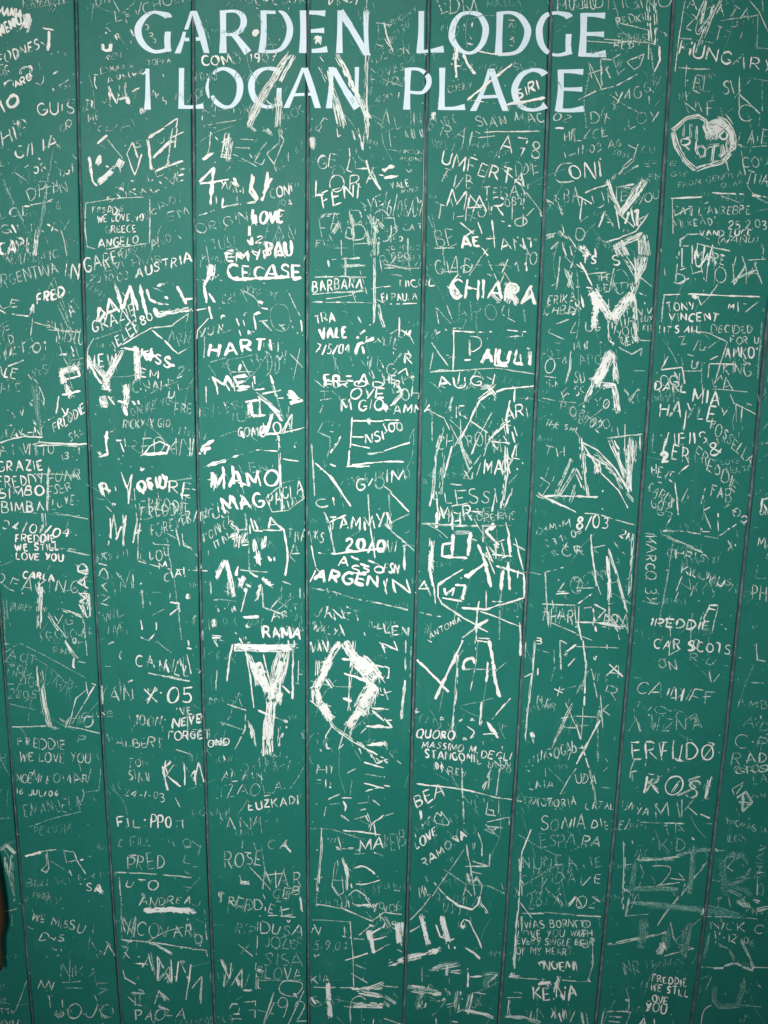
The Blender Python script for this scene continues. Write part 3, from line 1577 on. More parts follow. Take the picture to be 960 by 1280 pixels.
c|SONIA|785,310,1010,310,65
d|ESPA|780,390,960,385,60
b:735,305 690,420 675,640
c:675,450 690,640
d:670,330 770,390 870,440/870,480 690,590
c:850,480 880,485
d|NUNCA|690,505,960,495,65
d|OLVIDA|685,590,960,570,55
c:680,550 700,580
@720,960
c|UDA|0,80,105,75,45
c*6:65,0 85,100 100,190
d:120,95 170,100
c|CATAL|50,205,190,205,35
c|UNYA|225,210,365,245,45
c:280,20 285,65/275,20 305,15
b|ROSI|345,120,655,155,95
a*8:685,30 640,160/520,60 475,130
c*6:625,40 560,60 600,95 500,140
c:630,160 665,150
c*8:350,60 410,110/390,40 350,120
c|MIK|395,255,600,245,80
c:620,230 670,250/400,175 405,185
d:320,270 430,275/650,275 680,278
d|TA|440,345,540,330,65
c:440,275 540,275
c|DIEZ|80,305,205,305,45
c|EZ|215,310,270,310,45
c|PA|35,390,120,390,48
d|IE|75,500,130,495,55
c|VE|20,585,130,580,45
c*8:238,360 240,480 235,640
c:280,360 285,380
d|KID|420,405,545,410,55
b#8:578,350 585,352
f#14:300,460 285,600
d*22:295,465 280,590
c*8:300,460 420,455 520,440
d*10:310,455 500,460/500,440 600,410 690,400
c:320,430 310,460/600,415 745,410
b#8:690,405 700,408
f#20:590,400 580,500 570,620
d*26:590,390 575,560 565,630
c*6:660,460 580,560 520,640
f#20:290,605 400,600 510,610
d*18:250,600 380,605 510,605
c:320,480 340,530
c~380,490 460,490 470,520 420,580 380,590
c:510,520 545,560/470,550 545,560/420,585 520,570/545,575 540,600
c:245,485 280,480/235,600 270,620 275,640
c:845,65 780,105 790,135/ 800,130 835,80
c*8:800,150 850,120 880,170 830,220
c*8:810,170 880,180/840,120 830,220
d|OROS|790,25,950,15,35
d|LA|890,75,960,70,40
d|THOMAS 14|745,275,950,330,30
d|(LEO)|755,365,845,370,30
d:750,260 770,265
f#24:735,460 740,560
d*20:725,460 740,580 750,640
c|R|770,520,830,450,70
d*14:750,440 830,430 860,480/ 870,500 840,560 750,590
f#16:760,580 850,610 880,640
d*12:750,570 880,540/750,600 830,640
d|THIAN|930,560,945,390,35
d|DI|935,640,950,540,35
c:900,525 945,520/905,540 905,640
ck:680,560 720,565
@0,1120
d|FRIR|190,15,255,20,20
c|WE|160,125,225,130,42
c|MISS|260,150,370,165,42
c|U|390,185,425,180,45
c:425,145 430,160
c|D+S|205,220,325,230,38
c:278,270 265,260 248,265 255,290 278,305 305,285 308,262 295,258 278,270
ck:450,200 440,300/460,230 500,290/365,200 370,210/310,65 320,60
c:530,225 555,245/520,295 540,240 575,300
ck:480,290 490,310/500,270 515,290
d|NIK|305,400,420,400,55
d:350,310 350,430/310,432 405,425/325,458 415,460
d:480,435 540,435/490,490 540,465/500,460 530,462
bk:485,435 490,440/465,360 470,370
c|AN|190,460,265,460,38
c:245,495 255,560/235,500 265,495
c|JOJO|275,610,570,610,75
d*10:280,600 320,590/340,560 350,610/500,540 505,600 550,610
ck|X|55,110,85,70,45
d:65,30 75,10/60,90 60,150
d|III|5,470,45,465,30
d|KE|0,540,35,535,30
c|TTY|0,590,75,595,25
c|XVUI|0,645,100,645,25
c:605,0 610,210
c|ANDREA|700,45,960,40,45
c:720,0 695,50
a#22:720,70 850,65 960,75
a*14:710,70 960,65
c|VICOVAR|610,190,960,210,65
c*8:610,100 660,185 680,100
c:605,215 800,235 960,262
c*8:735,230 780,245 870,295
bk:790,250 860,290/ 620,220 660,225
c*8:905,325 925,330
c:605,250 640,260 615,315/620,280 650,310
bk:665,335 720,340 710,355/690,300 700,305
c|A|710,360,775,365,75
c:755,280 775,395
b|NN|785,415,950,430,110
c*8:795,320 790,430/ 790,430 850,350/860,320 840,440
bk:820,420 850,390/870,400 880,405
c:955,340 930,520
c:615,365 625,410 680,440
ck:690,400 700,415/680,410 690,415
c*8:650,485 730,485/690,470 720,480
c:700,490 700,550
c|I A|680,550,835,530,60
c*6:800,480 830,525/790,545 850,570
c|PAOLA|680,615,925,615,50
c:640,500 690,545 730,550
bk*6:950,130 960,200/930,90 940,120
@240,1120
c|FREDDIE|140,30,410,90,48
c:135,10 140,40
c|I|360,10,365,15,15
c|L|450,90,490,90,45
c:440,75 490,60
b*6:540,0 548,85
d|LIF|430,30,520,5,45
c:625,0 622,50 630,40
c:630,40 750,60 900,125 960,80
b:620,40 640,42
c|J.JT|740,60,790,50,30
d|RIP|215,185,320,190,45
c|DUSA|345,185,550,205,52
b:345,185 380,185
b:475,120 483,130 492,118
d|JOZEF|360,250,555,265,50
d|SISA|365,340,545,355,60
c|SLOVA|325,400,545,420,55
c:330,100 325,260 315,380/335,98 430,95/440,98 520,105
c:320,385 320,465/320,420 550,420
c:330,410 330,460 345,462
b#10:325,365 345,375
c|N|605,190,640,190,40
d|5.9.04|610,265,775,275,48
c:610,305 640,290/610,290 615,305
c|KIA|598,435,690,435,40
c:600,117 790,127/790,125 805,300 810,455/605,455 810,458
c:230,240 305,300/290,240 240,290
c|VAL|150,440,300,470,90
b*8:145,310 190,410 195,330/220,400 240,450
b:255,470 300,470
c~435,455 460,425 540,430 550,460 510,500 450,485 435,455
b#8:505,490 520,495
c|27/92|190,620,570,620,100
c:410,480 360,630/560,470 480,640/325,570 410,590
b:205,590 240,590
d|GAI|595,540,735,540,45
b*6:600,510 640,530/590,500 620,540
a#18:680,430 685,510 692,605
d:720,600 760,640
d~0,40 30,50 45,20/10,160 20,230 45,240 50,200 20,180
c|O|20,240,55,235,50
c:70,170 75,220/65,60 68,160
b#8:0,80 15,75
c:0,265 75,270/70,270 80,305/105,270 110,275
c:0,460 50,400 40,520/50,400 45,540
ck:5,345 15,355
c:750,200 800,210/760,150 765,200
b:765,320 880,285
c:795,330 870,365/795,385 880,435/805,210 860,215
a:880,170 910,285
a#14:890,170 905,270
b:890,190 960,150/900,220 960,205/915,280 960,250
b:835,195 900,145
b#10:885,145 900,150
b*8:800,42 900,48/870,0 910,60/900,40 920,80
b|YO|910,70,960,70,35
c|K|945,130,965,120,40
b*14:790,470 870,465 960,455/830,480 940,500
b*20:800,545 900,545 960,548
c~790,570 800,520 840,500 870,520/ 790,570 795,640
bk:760,550 800,555/ 910,600 905,640
b*10:850,480 960,500/860,470 960,430
@480,1120
c|VOIS|0,85,90,70,35
c:0,80 90,90
c*14:0,100 30,160
c:235,0 190,60 130,120
bk:190,0 200,20
b:310,0 370,45 440,65 470,40 480,0
c:400,0 395,45
b*8:460,0 520,90
bk|LS|0,160,60,165,40
a#20:75,130 70,200 80,240
a*18:65,120 75,240/85,130 80,230
b:90,140 130,180 180,150
a*14:180,90 200,160 225,250
a#14:190,100 215,230
a*14:290,90 300,160 325,230
a#22:285,100 310,190 320,225
b:260,140 280,200 330,220/320,240 325,265/350,210 330,220
b:400,115 425,125 460,190 490,260
b~400,115 385,140 395,160 405,140
b#10:390,150 395,155
b*6:405,255 450,285 480,315
a#20:220,285 275,268
a#20:65,325 95,318/120,310 185,295
ak*18:20,345 100,320 180,298 280,265
bk:350,255 360,258
c:80,270 90,280 65,265/ 0,250 30,240/0,205 20,200
c:190,355 190,480/190,360 240,370/195,398 225,398
f#20:250,360 300,345 380,340
b*20:240,370 290,350 370,335
b*14:320,340 310,400/330,380 390,378
ck:325,410 325,440/280,350 290,340
b:420,360 420,480
b:430,405 500,400
d*24:490,390 560,390 510,420 510,460
b*8:500,390 570,395 520,430
b*20:120,450 280,485/130,465 290,490
f#16:120,458 270,480
c:225,440 220,470/ 230,440 245,455
b*18:185,480 175,560
f#18:180,490 165,570
b*8:210,530 200,560
b*22:375,470 360,580
f#20:370,480 360,570
c*12:310,550 350,540/ 360,580 400,560
b*18:440,480 415,590
f#18:430,490 415,570
c:450,480 510,490
b*8:395,570 500,590 550,610
bk*8:260,530 310,510/300,460 320,480
d|OK|440,560,490,550,40
ck:225,500 260,520/230,520 290,525
c:0,450 75,455
c*10:0,500 60,540/0,530 30,550
c:0,610 90,640
b:260,610 262,640
bk:340,625 370,628
b*8:675,0 660,150 650,370
c:680,30 740,110
d:740,45 780,50
d|28/X|715,45,880,40,70
b*8:860,0 895,55/960,0 920,50
c:690,85 800,85/800,80 960,95
c:685,100 690,180
c|I WAS BORN TO|670,160,1035,155,38
c|LOVE YOU WITH|670,205,1040,205,36
c|EVERY SINGLE BEAT|665,240,1050,250,34
c|OF MY HEART.|660,290,950,295,36
b#20:780,325 785,335
b|NOEMI|800,365,960,370,42
c:690,170 690,100/800,330 830,370
b*12:620,400 680,405/640,380 645,400
c:680,408 780,415/890,420 960,425
a:770,440 830,430
a#18:785,435 800,425/820,425 825,440
a#14:875,400 850,480
ck:660,460 675,470/650,480 690,485
c:735,450 770,520
b|KE.NA|750,520,960,510,60
b*6:930,480 920,525/ 880,490 900,520
c:615,505 690,507
b*14:630,510 625,600
c*12:600,600 700,610 790,635
ck|WI VIII|715,620,930,620,60
b*6:870,570 885,630/900,570 895,620/850,570 835,610
c:955,570 930,630
@720,1120
c|02|0,50,105,60,60
c:0,97 125,102
c|TO|-10,160,70,150,35
c|TH|0,200,45,205,32
c|ER|30,255,95,250,35
d:110,70 120,160/80,280 75,380
c:80,210 85,340 60,420/0,428 65,425/0,340 5,380
b#8:60,412 62,420
c*8:230,0 235,70
c*8:265,0 250,105
c:250,100 365,90
c*6:515,0 450,80 405,150
c:275,35 350,45
f#22:360,45 500,55 630,70
d*24:280,35 450,50 640,75
f#20:640,70 720,75 800,105
d*22:640,60 720,70 840,110
c:640,100 840,108 950,118
b#10:630,95 640,70
b#8:285,30 292,33
f#26:335,110 330,180 325,250
d*26:350,110 335,200 320,265
c*8:150,245 270,220 390,195 470,175
c:470,130 485,200 515,260
d*20:460,150 450,260
f#24:455,180 440,250
b#24:430,230 440,265
c*26:440,240 410,290
c:410,265 405,295
d*24:575,130 555,220 535,310
f#28:565,150 550,230 535,300
c:440,300 500,285 590,262 510,240
d:625,110 500,220
d|NR|240,390,320,380,60
d*6:240,335 250,400
bk:180,490 190,492/255,465 265,455/280,458 295,460/245,520 265,525/220,148 225,150
b|FREDDIE|380,425,550,455,36
b|WE STILL|372,470,560,505,36
b|LOVE|355,520,455,545,38
b|YOU|345,575,450,585,45
c:20,575 40,640/50,580 60,640
c*6:25,580 35,640
c*6:125,572 275,578
c:140,575 125,640/275,578 250,640
c:165,600 230,605/160,625 220,630
b|AJ|315,650,390,650,40
c|NICK C.|675,165,950,185,38
c|11-12-06|690,210,890,255,38
f#10:665,190 650,260 635,310
d:670,180 640,310
d*12:690,235 760,265 800,330
c*12:820,215 850,270 880,340 880,370
c:695,235 700,225
c:620,355 740,358/880,358 960,357
c*8:680,360 740,360/ 745,345 800,335 830,350
c*8:830,350 880,370 890,345
c*6:740,350 790,335
d:680,400 650,470
f#14:690,450 690,520 720,550 800,550 830,480 835,420
d*16:690,440 690,520 730,550 810,545 840,420
c:820,545 930,552
d:745,480 748,495/850,480 855,488
c~680,545 640,570 625,640
d|V.|840,610,870,610,25
d|O|820,630,840,630,18
c:0,0 30,50 10,55/80,0 120,30
c:760,0 775,60
c*14:800,20 860,60/830,0 870,70
f#14:810,10 850,50
c*14:880,20 920,30/900,70 960,55
d*12:700,10 730,15
"""

GAP_X, GAP_Z, GAP_R0, GAP_R1 = -0.07, 1.45, 0.24, 0.84
# ------------------------------------------------------------------ helpers
def plane_pt(px, py, y=0.0):
    d = ROT @ Vector(((px - PW / 2) / F, -(py - PH / 2) / F, -1.0))
    t = (y + CAM_D) / d.y
    return d.x * t, CAM_H + d.z * t

def tag(o, label=None, cat=None, group=None, kind=None):
    if label: o['label'] = label
    if cat: o['category'] = cat
    if group: o['group'] = group
    if kind: o['kind'] = kind
    return o

def link(name, verts, faces, mats, parent=None, mi=None, smooth=False):
    me = bpy.data.meshes.new(name)
    me.from_pydata(verts, [], faces)
    for m in (mats if isinstance(mats, (list, tuple)) else [mats]):
        me.materials.append(m)
    if mi: me.polygons.foreach_set('material_index', mi)
    if smooth: me.polygons.foreach_set('use_smooth', [True] * len(faces))
    me.update()
    o = bpy.data.objects.new(name, me)
    col.objects.link(o)
    o.parent = parent
    return o

# ------------------------------------------------------------------ materials
class NT:
    def __init__(self, name):
        self.m = bpy.data.materials.new(name)
        self.m.use_nodes = True
        self.t = self.m.node_tree
        self.b = self.t.nodes['Principled BSDF']
        tc = self.t.nodes.new('ShaderNodeNewGeometry')
        self.pos = tc.outputs['Position']
    def n(self, kind, **kw):
        x = self.t.nodes.new(kind)
        for k, v in kw.items(): setattr(x, k, v)
        return x
    def l(self, a, b): self.t.links.new(a, b)
    def noise(self, scale, detail=3, rough=0.6, stretch=(1, 1, 1)):
        mp = self.n('ShaderNodeMapping'); mp.inputs['Scale'].default_value = stretch
        self.l(self.pos, mp.inputs['Vector'])
        x = self.n('ShaderNodeTexNoise')
        x.inputs['Scale'].default_value = scale
        x.inputs['Detail'].default_value = detail
        x.inputs['Roughness'].default_value = rough
        self.l(mp.outputs[0], x.inputs['Vector'])
        return x.outputs['Fac']
    def ramp(self, fac, *stops):
        r = self.n('ShaderNodeValToRGB')
        els = r.color_ramp.elements
        while len(els) < len(stops): els.new(0.5)
        for e, (p, c) in zip(els, stops):
            e.position = p
            e.color = (c, c, c, 1) if isinstance(c, (int, float)) else (*c, 1)
        self.l(fac, r.inputs[0])
        return r.outputs[0]
    def mix(self, fac, a, b, mode='MIX'):
        x = self.n('ShaderNodeMix', data_type='RGBA', blend_type=mode)
        for i, s in ((0, fac), (6, a), (7, b)):
            if hasattr(s, 'is_output'): self.l(s, x.inputs[i])
            elif isinstance(s, (int, float)): x.inputs[i].default_value = s
            else: x.inputs[i].default_value = (*s, 1)
        return x.outputs[2]
    def bump(self, h, strength, dist=0.001):
        x = self.n('ShaderNodeBump')
        x.inputs['Strength'].default_value = strength
        x.inputs['Distance'].default_value = dist
        self.l(h, x.inputs['Height'])
        self.l(x.outputs[0], self.b.inputs['Normal'])
    def out(self, c=None, rough=None, spec=None):
        if c is not None:
            if hasattr(c, 'is_output'): self.l(c, self.b.inputs['Base Color'])
            else: self.b.inputs['Base Color'].default_value = (*c, 1)
        if rough is not None: self.b.inputs['Roughness'].default_value = rough
        if spec is not None: self.b.inputs['Specular IOR Level'].default_value = spec
        return self.m

GREEN = (0.010, 0.150, 0.114)
GREEN_A = (0.012, 0.158, 0.123)
GREEN_B = (0.008, 0.140, 0.110)

def make_paint():
    t = NT('green_gloss_paint')
    big = t.ramp(t.noise(7, 3), (0.35, GREEN_B), (0.65, GREEN_A))
    # worn milky scuffs, long and thin like a rubbing hand leaves
    scuff = t.ramp(t.noise(30, 6, 0.7, (1.6, 1, 0.35)), (0.56, 0.0), (0.78, 0.16))
    c = t.mix(scuff, big, (0.12, 0.27, 0.22))
    # fine pin-prick chips where the old white undercoat shows
    ch = t.ramp(t.noise(620, 2, 0.5), (0.755, 0.0), (0.80, 0.55))
    c = t.mix(ch, c, (0.40, 0.52, 0.45))
    # old dirt
    dk = t.ramp(t.noise(55, 4, 0.65), (0.30, 0.22), (0.48, 0.0))
    c = t.mix(dk, c, (0.012, 0.085, 0.066))
    br = t.noise(160, 4, 0.6, (1, 1, 0.06))
    fine = t.noise(1100, 2, 0.6)
    h = t.mix(0.4, br, fine)
    t.bump(h, 0.5, 0.0008)
    rr = t.ramp(t.noise(14, 4), (0.3, 0.46), (0.7, 0.60))
    t.l(rr, t.b.inputs['Roughness'])
    return t.out(c, None, 0.20)

def make_scratch(name, bright, cover, fine=1000, stretch=(1, 1, 1), soft=0.10, under=GREEN):
    """bared undercoat with green paint left in the pits of the scratch"""
    t = NT(name)
    tone = t.ramp(t.noise(16, 3), (0.3, tuple(b * 0.84 for b in bright)), (0.62, bright))
    mask = t.ramp(t.noise(fine, 3, 0.62, stretch), (max(0.0, 0.72 - cover * 0.55), 0.0), (min(1.0, 0.72 - cover * 0.55 + soft), 1.0))
    c = t.mix(mask, under, tone)
    t.bump(t.noise(1400, 2), 0.4, 0.0004)
    return t.out(c, 0.75, 0.25)

M_PAINT = make_paint()
M_A = make_scratch('bared_white_undercoat', (0.80, 0.82, 0.77), 0.93, 1000, (1, 1, 0.6))
M_B = make_scratch('scratched_white_undercoat', (0.76, 0.80, 0.74), 0.80)
M_C = make_scratch('thin_scratch_undercoat', (0.60, 0.70, 0.62), 0.64)
M_D = make_scratch('faint_scratch_undercoat', (0.33, 0.49, 0.42), 0.54, 800)
M_E = make_scratch('very_faint_scratch', (0.15, 0.34, 0.28), 0.60, 800)
M_F = make_scratch('milky_paint_scuff', (0.13, 0.34, 0.30), 0.60, 600, (1, 1, 0.6), 0.35)
M_RIM = NT('painted_edge_shade').out((0.006, 0.070, 0.052), 0.6, 0.2)  # groove-edge shade put into the colour, a darker green round the strokes
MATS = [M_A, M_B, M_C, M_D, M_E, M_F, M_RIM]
MI = dict(a=0, b=1, c=2, d=3, e=4, f=5)
WID = dict(a=3.5, b=2.0, c=1.35, d=1.2, e=1.2, f=6.0)

def make_letter_paint():
    t = NT('white_sign_paint')
    c = t.ramp(t.noise(26, 4), (0.3, (0.54, 0.67, 0.74)), (0.62, (0.64, 0.76, 0.83)))
    wear = t.ramp(t.noise(330, 4, 0.7), (0.30, 1.0), (0.36, 0.0))
    c = t.mix(wear, c, (0.10, 0.27, 0.22))
    t.bump(t.noise(500, 3), 0.3, 0.0004)
    return t.out(c, 0.55, 0.4)
M_LET = make_letter_paint()

def make_groove():
    t = NT('grey_groove_filler')
    c = t.ramp(t.noise(260, 5, 0.7, (1, 1, 0.35)), (0.30, (0.030, 0.080, 0.076)), (0.52, (0.075, 0.120, 0.122)), (0.76, (0.22, 0.27, 0.27)))
    sp = t.ramp(t.noise(420, 2), (0.70, 0.0), (0.76, 0.7))
    c = t.mix(sp, c, (0.5, 0.55, 0.52))
    t.bump(t.noise(500, 4), 0.6, 0.001)
    return t.out(c, 0.8, 0.2)
M_GROOVE = make_groove()

# ------------------------------------------------------------------ the seams between the planks, read off as x(z)
SY = [0, 160, 320, 480, 640, 800, 960, 1120, 1280]
SEAM_PX = [
    [-48, -38, -28, -18, -9, 1, 14, 28, 41],
    [95, 98.5, 102.5, 107, 114, 122, 131, 142, 151],
    [241, 242, 243, 245, 247.5, 251.5, 257, 263, 268],
    [384.8, 385.5, 384, 383.3, 383.5, 383.5, 384, 384.5, 386],
    [535.5, 533, 530, 527, 522.5, 518, 514, 510, 504.5],
    [689, 684, 678.5, 671.5, 663, 654, 645, 634.5, 624],
    [842, 833, 823.5, 813, 801, 788, 774, 760, 745],
    [995, 981, 966, 951, 937, 921, 904, 884, 864],
]
def quadfit(xs, ys):
    n = len(xs); S = lambda p: sum(x ** p for x in xs)
    A = [[S(i + j) for j in range(3)] + [sum(y * x ** i for x, y in zip(xs, ys))] for i in range(3)]
    for i in range(3):
        for k in range(3):
            if k != i:
                f = A[k][i] / A[i][i]
                A[k] = [a - f * b for a, b in zip(A[k], A[i])]
    return [A[i][3] / A[i][i] for i in range(3)]
SEAMS = []
for s in SEAM_PX:
    pts = [plane_pt(x, y) for x, y in zip(s, SY)]
    co = quadfit([p[1] - 1.35 for p in pts], [p[0] for p in pts])
    SEAMS.append(lambda z, co=co: co[0] + co[1] * (min(max(z, 0.8), 1.9) - 1.35) + co[2] * (min(max(z, 0.8), 1.9) - 1.35) ** 2)
pitch_w = (SEAMS[7](1.4) - SEAMS[0](1.4)) / 7
for k in range(3): SEAMS.insert(0, lambda z, f=SEAMS[0]: f(z) - pitch_w)
for k in range(3): SEAMS.append(lambda z, f=SEAMS[-1]: f(z) + pitch_w)
def gap_of(i):                        # the gaps open a little towards the right-hand planks
    return 0.0024 + 0.0011 * max(0.0, min(1.0, (i - 3) / 7.0))

# ------------------------------------------------------------------ setting: pavement and the brick wall round the door
Z_TOP, Z_BOT = 2.12, 0.03
XL, XR = SEAMS[0](1.4) - 0.02, SEAMS[-1](1.4) + 0.02

def make_brick():
    t = NT('old_stock_brick')
    mp = t.n('ShaderNodeMapping'); mp.inputs['Rotation'].default_value = (math.radians(90), 0, 0)
    t.l(t.pos, mp.inputs['Vector'])
    bk = t.n('ShaderNodeTexBrick')
    bk.inputs['Color1'].default_value = (0.30, 0.15, 0.09, 1)
    bk.inputs['Color2'].default_value = (0.36, 0.22, 0.13, 1)
    bk.inputs['Mortar'].default_value = (0.38, 0.36, 0.32, 1)
    bk.inputs['Scale'].default_value = 1.0
    bk.inputs['Brick Width'].default_value = 0.225
    bk.inputs['Row Height'].default_value = 0.075
    bk.inputs['Mortar Size'].default_value = 0.006
    t.l(mp.outputs[0], bk.inputs['Vector'])
    c = t.mix(t.ramp(t.noise(25, 5), (0.35, 0.0), (0.7, 0.6)), bk.outputs['Color'], (0.12, 0.08, 0.06))
    t.bump(t.noise(160, 5), 0.5, 0.004)
    return t.out(c, 0.9, 0.2)
M_BRICK = make_brick()
def make_pave():
    t = NT('pavement_slabs')
    c = t.ramp(t.noise(30, 6), (0.3, (0.16, 0.155, 0.15)), (0.7, (0.26, 0.25, 0.24)))
    t.bump(t.noise(90, 5), 0.4, 0.004)
    return t.out(c, 0.9, 0.2)

def box(V, Fc, x0, x1, y0, y1, z0, z1):
    b = len(V)
    V += [(x0, y0, z0), (x1, y0, z0), (x1, y1, z0), (x0, y1, z0), (x0, y0, z1), (x1, y0, z1), (x1, y1, z1), (x0, y1, z1)]
    Fc += [(b, b + 1, b + 5, b + 4), (b + 1, b + 2, b + 6, b + 5), (b + 2, b + 3, b + 7, b + 6), (b + 3, b, b + 4, b + 7), (b + 4, b + 5, b + 6, b + 7), (b + 3, b + 2, b + 1, b)]

tag(link('pavement', [(-40, -40, 0), (40, -40, 0), (40, 40, 0), (-40, 40, 0)], [(0, 1, 2, 3)], make_pave()), kind='structure')
V, Fc = [], []
box(V, Fc, XL - 3.0, XL - 0.072, -0.03, 0.30, 0.0, 2.9)
box(V, Fc, XR + 0.072, XR + 3.0, -0.03, 0.30, 0.0, 2.9)
box(V, Fc, XL - 0.070, XR + 0.070, -0.028, 0.30, Z_TOP + 0.075, 2.9)
tag(link('brick_wall', V, Fc, M_BRICK), 'old brown brick garden wall the green plank door is set in', 'wall', kind='thing')

# leaf screen added behind the camera, its gap shaped to pool daylight mid-door
def make_screen_leaf():
    t = NT('added_screen_leaves')
    return t.out(t.ramp(t.noise(9, 3), (0.3, (0.020, 0.045, 0.012)), (0.7, (0.045, 0.085, 0.022))), 0.6, 0.3)
lr = random.Random(5)
GAP_AT = Vector((GAP_X, 0, GAP_Z))
e1 = Vector((math.cos(SUN_AZ), -math.sin(SUN_AZ), 0)); e2 = sun_dir.cross(e1)
if e2.z < 0: e2 = -e2
V, Fc = [], []
for _ in range(30000):
    r = 2.3 * math.sqrt(lr.random()); a = lr.uniform(0, 2 * math.pi)
    if lr.random() > min(1.0, max(0.0, (r - GAP_R0) / (GAP_R1 - GAP_R0))): continue
    p = GAP_AT + sun_dir * lr.uniform(2.4, 3.0) + e1 * (r * math.cos(a)) + e2 * (r * math.sin(a) * 1.15)
    if p.z < 0.05: continue
    s = lr.uniform(0.03, 0.07)
    m = Euler((lr.uniform(0, 6.3), lr.uniform(0, 6.3), lr.uniform(0, 6.3))).to_matrix()
    k = len(V)
    for q in ((-1.3, 0, 0), (0, -.6, .1), (1.3, 0, 0), (0, .6, .1)):
        V.append(tuple(p + m @ (Vector(q) * s)))
    Fc.append((k, k + 1, k + 2, k + 3))
tag(link('added_leaf_screen', V, Fc, make_screen_leaf()), kind='stuff')  # unseen light blocker, added to dim the door towards its corners

# ------------------------------------------------------------------ the door
door = bpy.data.objects.new('plank_door', None)
col.objects.link(door)
tag(door, 'green painted plank door scratched all over with white names and messages', 'door', kind='thing')

V, Fc = [], []
box(V, Fc, XL - 0.07, XL - 0.004, -0.05, 0.06, 0.0, Z_TOP + 0.072)
box(V, Fc, XR + 0.004, XR + 0.07, -0.05, 0.06, 0.0, Z_TOP + 0.072)
box(V, Fc, XL - 0.004, XR + 0.004, -0.048, 0.06, Z_TOP + 0.006, Z_TOP + 0.070)
link('frame', V, Fc, M_PAINT, door)

NZ = 60
for i in range(len(SEAMS) - 1):
    g0, g1 = gap_of(i) / 2, gap_of(i + 1) / 2
    V, Fc = [], []
    for k in range(NZ + 1):
        z = Z_BOT + (Z_TOP - Z_BOT) * k / NZ
        l, r = SEAMS[i](z) + g0, SEAMS[i + 1](z) - g1
        w0 = 0.0003 * math.sin(z * 31 + i * 2.1); w1 = 0.0003 * math.sin(z * 27 + i * 3.7)
        l += w0; r += w1
        V += [(l, 0.022, z), (l, 0.0012, z), (l + 0.0003, 0.0004, z), (l + 0.0011, 0.0, z),
              (r - 0.0011, 0.0, z), (r - 0.0003, 0.0004, z), (r, 0.0012, z), (r, 0.022, z)]
    for k in range(NZ):
        for j in range(8):
            a, b = k * 8 + j, k * 8 + (j + 1) % 8
            Fc.append((a, b, b + 8, a + 8))
    Fc.append(tuple(range(7, -1, -1))); Fc.append(tuple(NZ * 8 + j for j in range(8)))
    link('plank', V, Fc, M_PAINT, door)
for i in range(1, len(SEAMS) - 1):
    g = gap_of(i) / 2 + 0.004
    V, Fc = [], []
    for k in range(NZ + 1):
        z = Z_BOT + 0.002 + (Z_TOP - Z_BOT - 0.004) * k / NZ
        x = SEAMS[i](z)
        d = 0.0005
        V += [(x - gap_of(i) / 2 + 0.0002, 0.006, z), (x - gap_of(i) * 0.28, d + 0.0003, z), (x + gap_of(i) * 0.1, d, z), (x + gap_of(i) / 2 - 0.0002, d + 0.0004, z), (x + gap_of(i) / 2 - 0.0002, 0.006, z)]
    for k in range(NZ):
        for j in range(4):
            a = k * 5 + j
            Fc.append((a, a + 1, a + 6, a + 5))
    link('groove_filler', V, Fc, M_GROOVE, door)
for z in (0.25, 1.05, 1.8):
    V, Fc = [], []
    box(V, Fc, XL + 0.01, XR - 0.01, 0.024, 0.05, z, z + 0.1)
    link('back_ledge', V, Fc, M_PAINT, door)

# ------------------------------------------------------------------ scratched strokes
rnd = random.Random(41)
class Acc:
    def __init__(self): self.v = []; self.f = []; self.mi = []; self.cov = 0.0

def seam_hit(x, z):
    for i in range(1, len(SEAMS) - 1):
        if abs(x - SEAMS[i](z)) < gap_of(i) / 2 + 0.0001: return rnd.random() < 0.8
    return False

def smooth_pts(p, n=5):
    out = []
    m = len(p)
    for i in range(m - 1):
        p0, p1, p2, p3 = p[max(i - 1, 0)], p[i], p[i + 1], p[min(i + 2, m - 1)]
        for k in range(n):
            t = k / n
            out.append(tuple(0.5 * (2 * b + (c - a) * t + (2 * a - 5 * b + 4 * c - d) * t * t + (3 * b - a - 3 * c + d) * t ** 3)
                             for a, b, c, d in zip(p0, p1, p2, p3)))
    out.append(p[-1])
    return out

def resample(p, step):
    out = [p[0]]; carry = 0.0
    for (x0, y0), (x1, y1) in zip(p, p[1:]):
        L = math.hypot(x1 - x0, y1 - y0)
        if L < 1e-6: continue
        d = step - carry
        while d < L:
            out.append((x0 + (x1 - x0) * d / L, y0 + (y1 - y0) * d / L)); d += step
        carry = L - (d - step)
    if len(out) < 2 or math.hypot(out[-1][0] - p[-1][0], out[-1][1] - p[-1][1]) > 0.3 * step: out.append(p[-1])
    return out

def vnoise(n, period):
    """smooth 1-D random walk in 0..1"""
    k = max(2, int(n / max(period, 1)) + 3)
    a = [rnd.random() for _ in range(k + 1)]
    off = rnd.random()
    out = []
    for i in range(n):
        t = i / max(period, 1) + off
        j = int(t) % k; f = t - int(t); f = f * f * (3 - 2 * f)
        out.append(a[j] * (1 - f) + a[j + 1] * f)
    return out

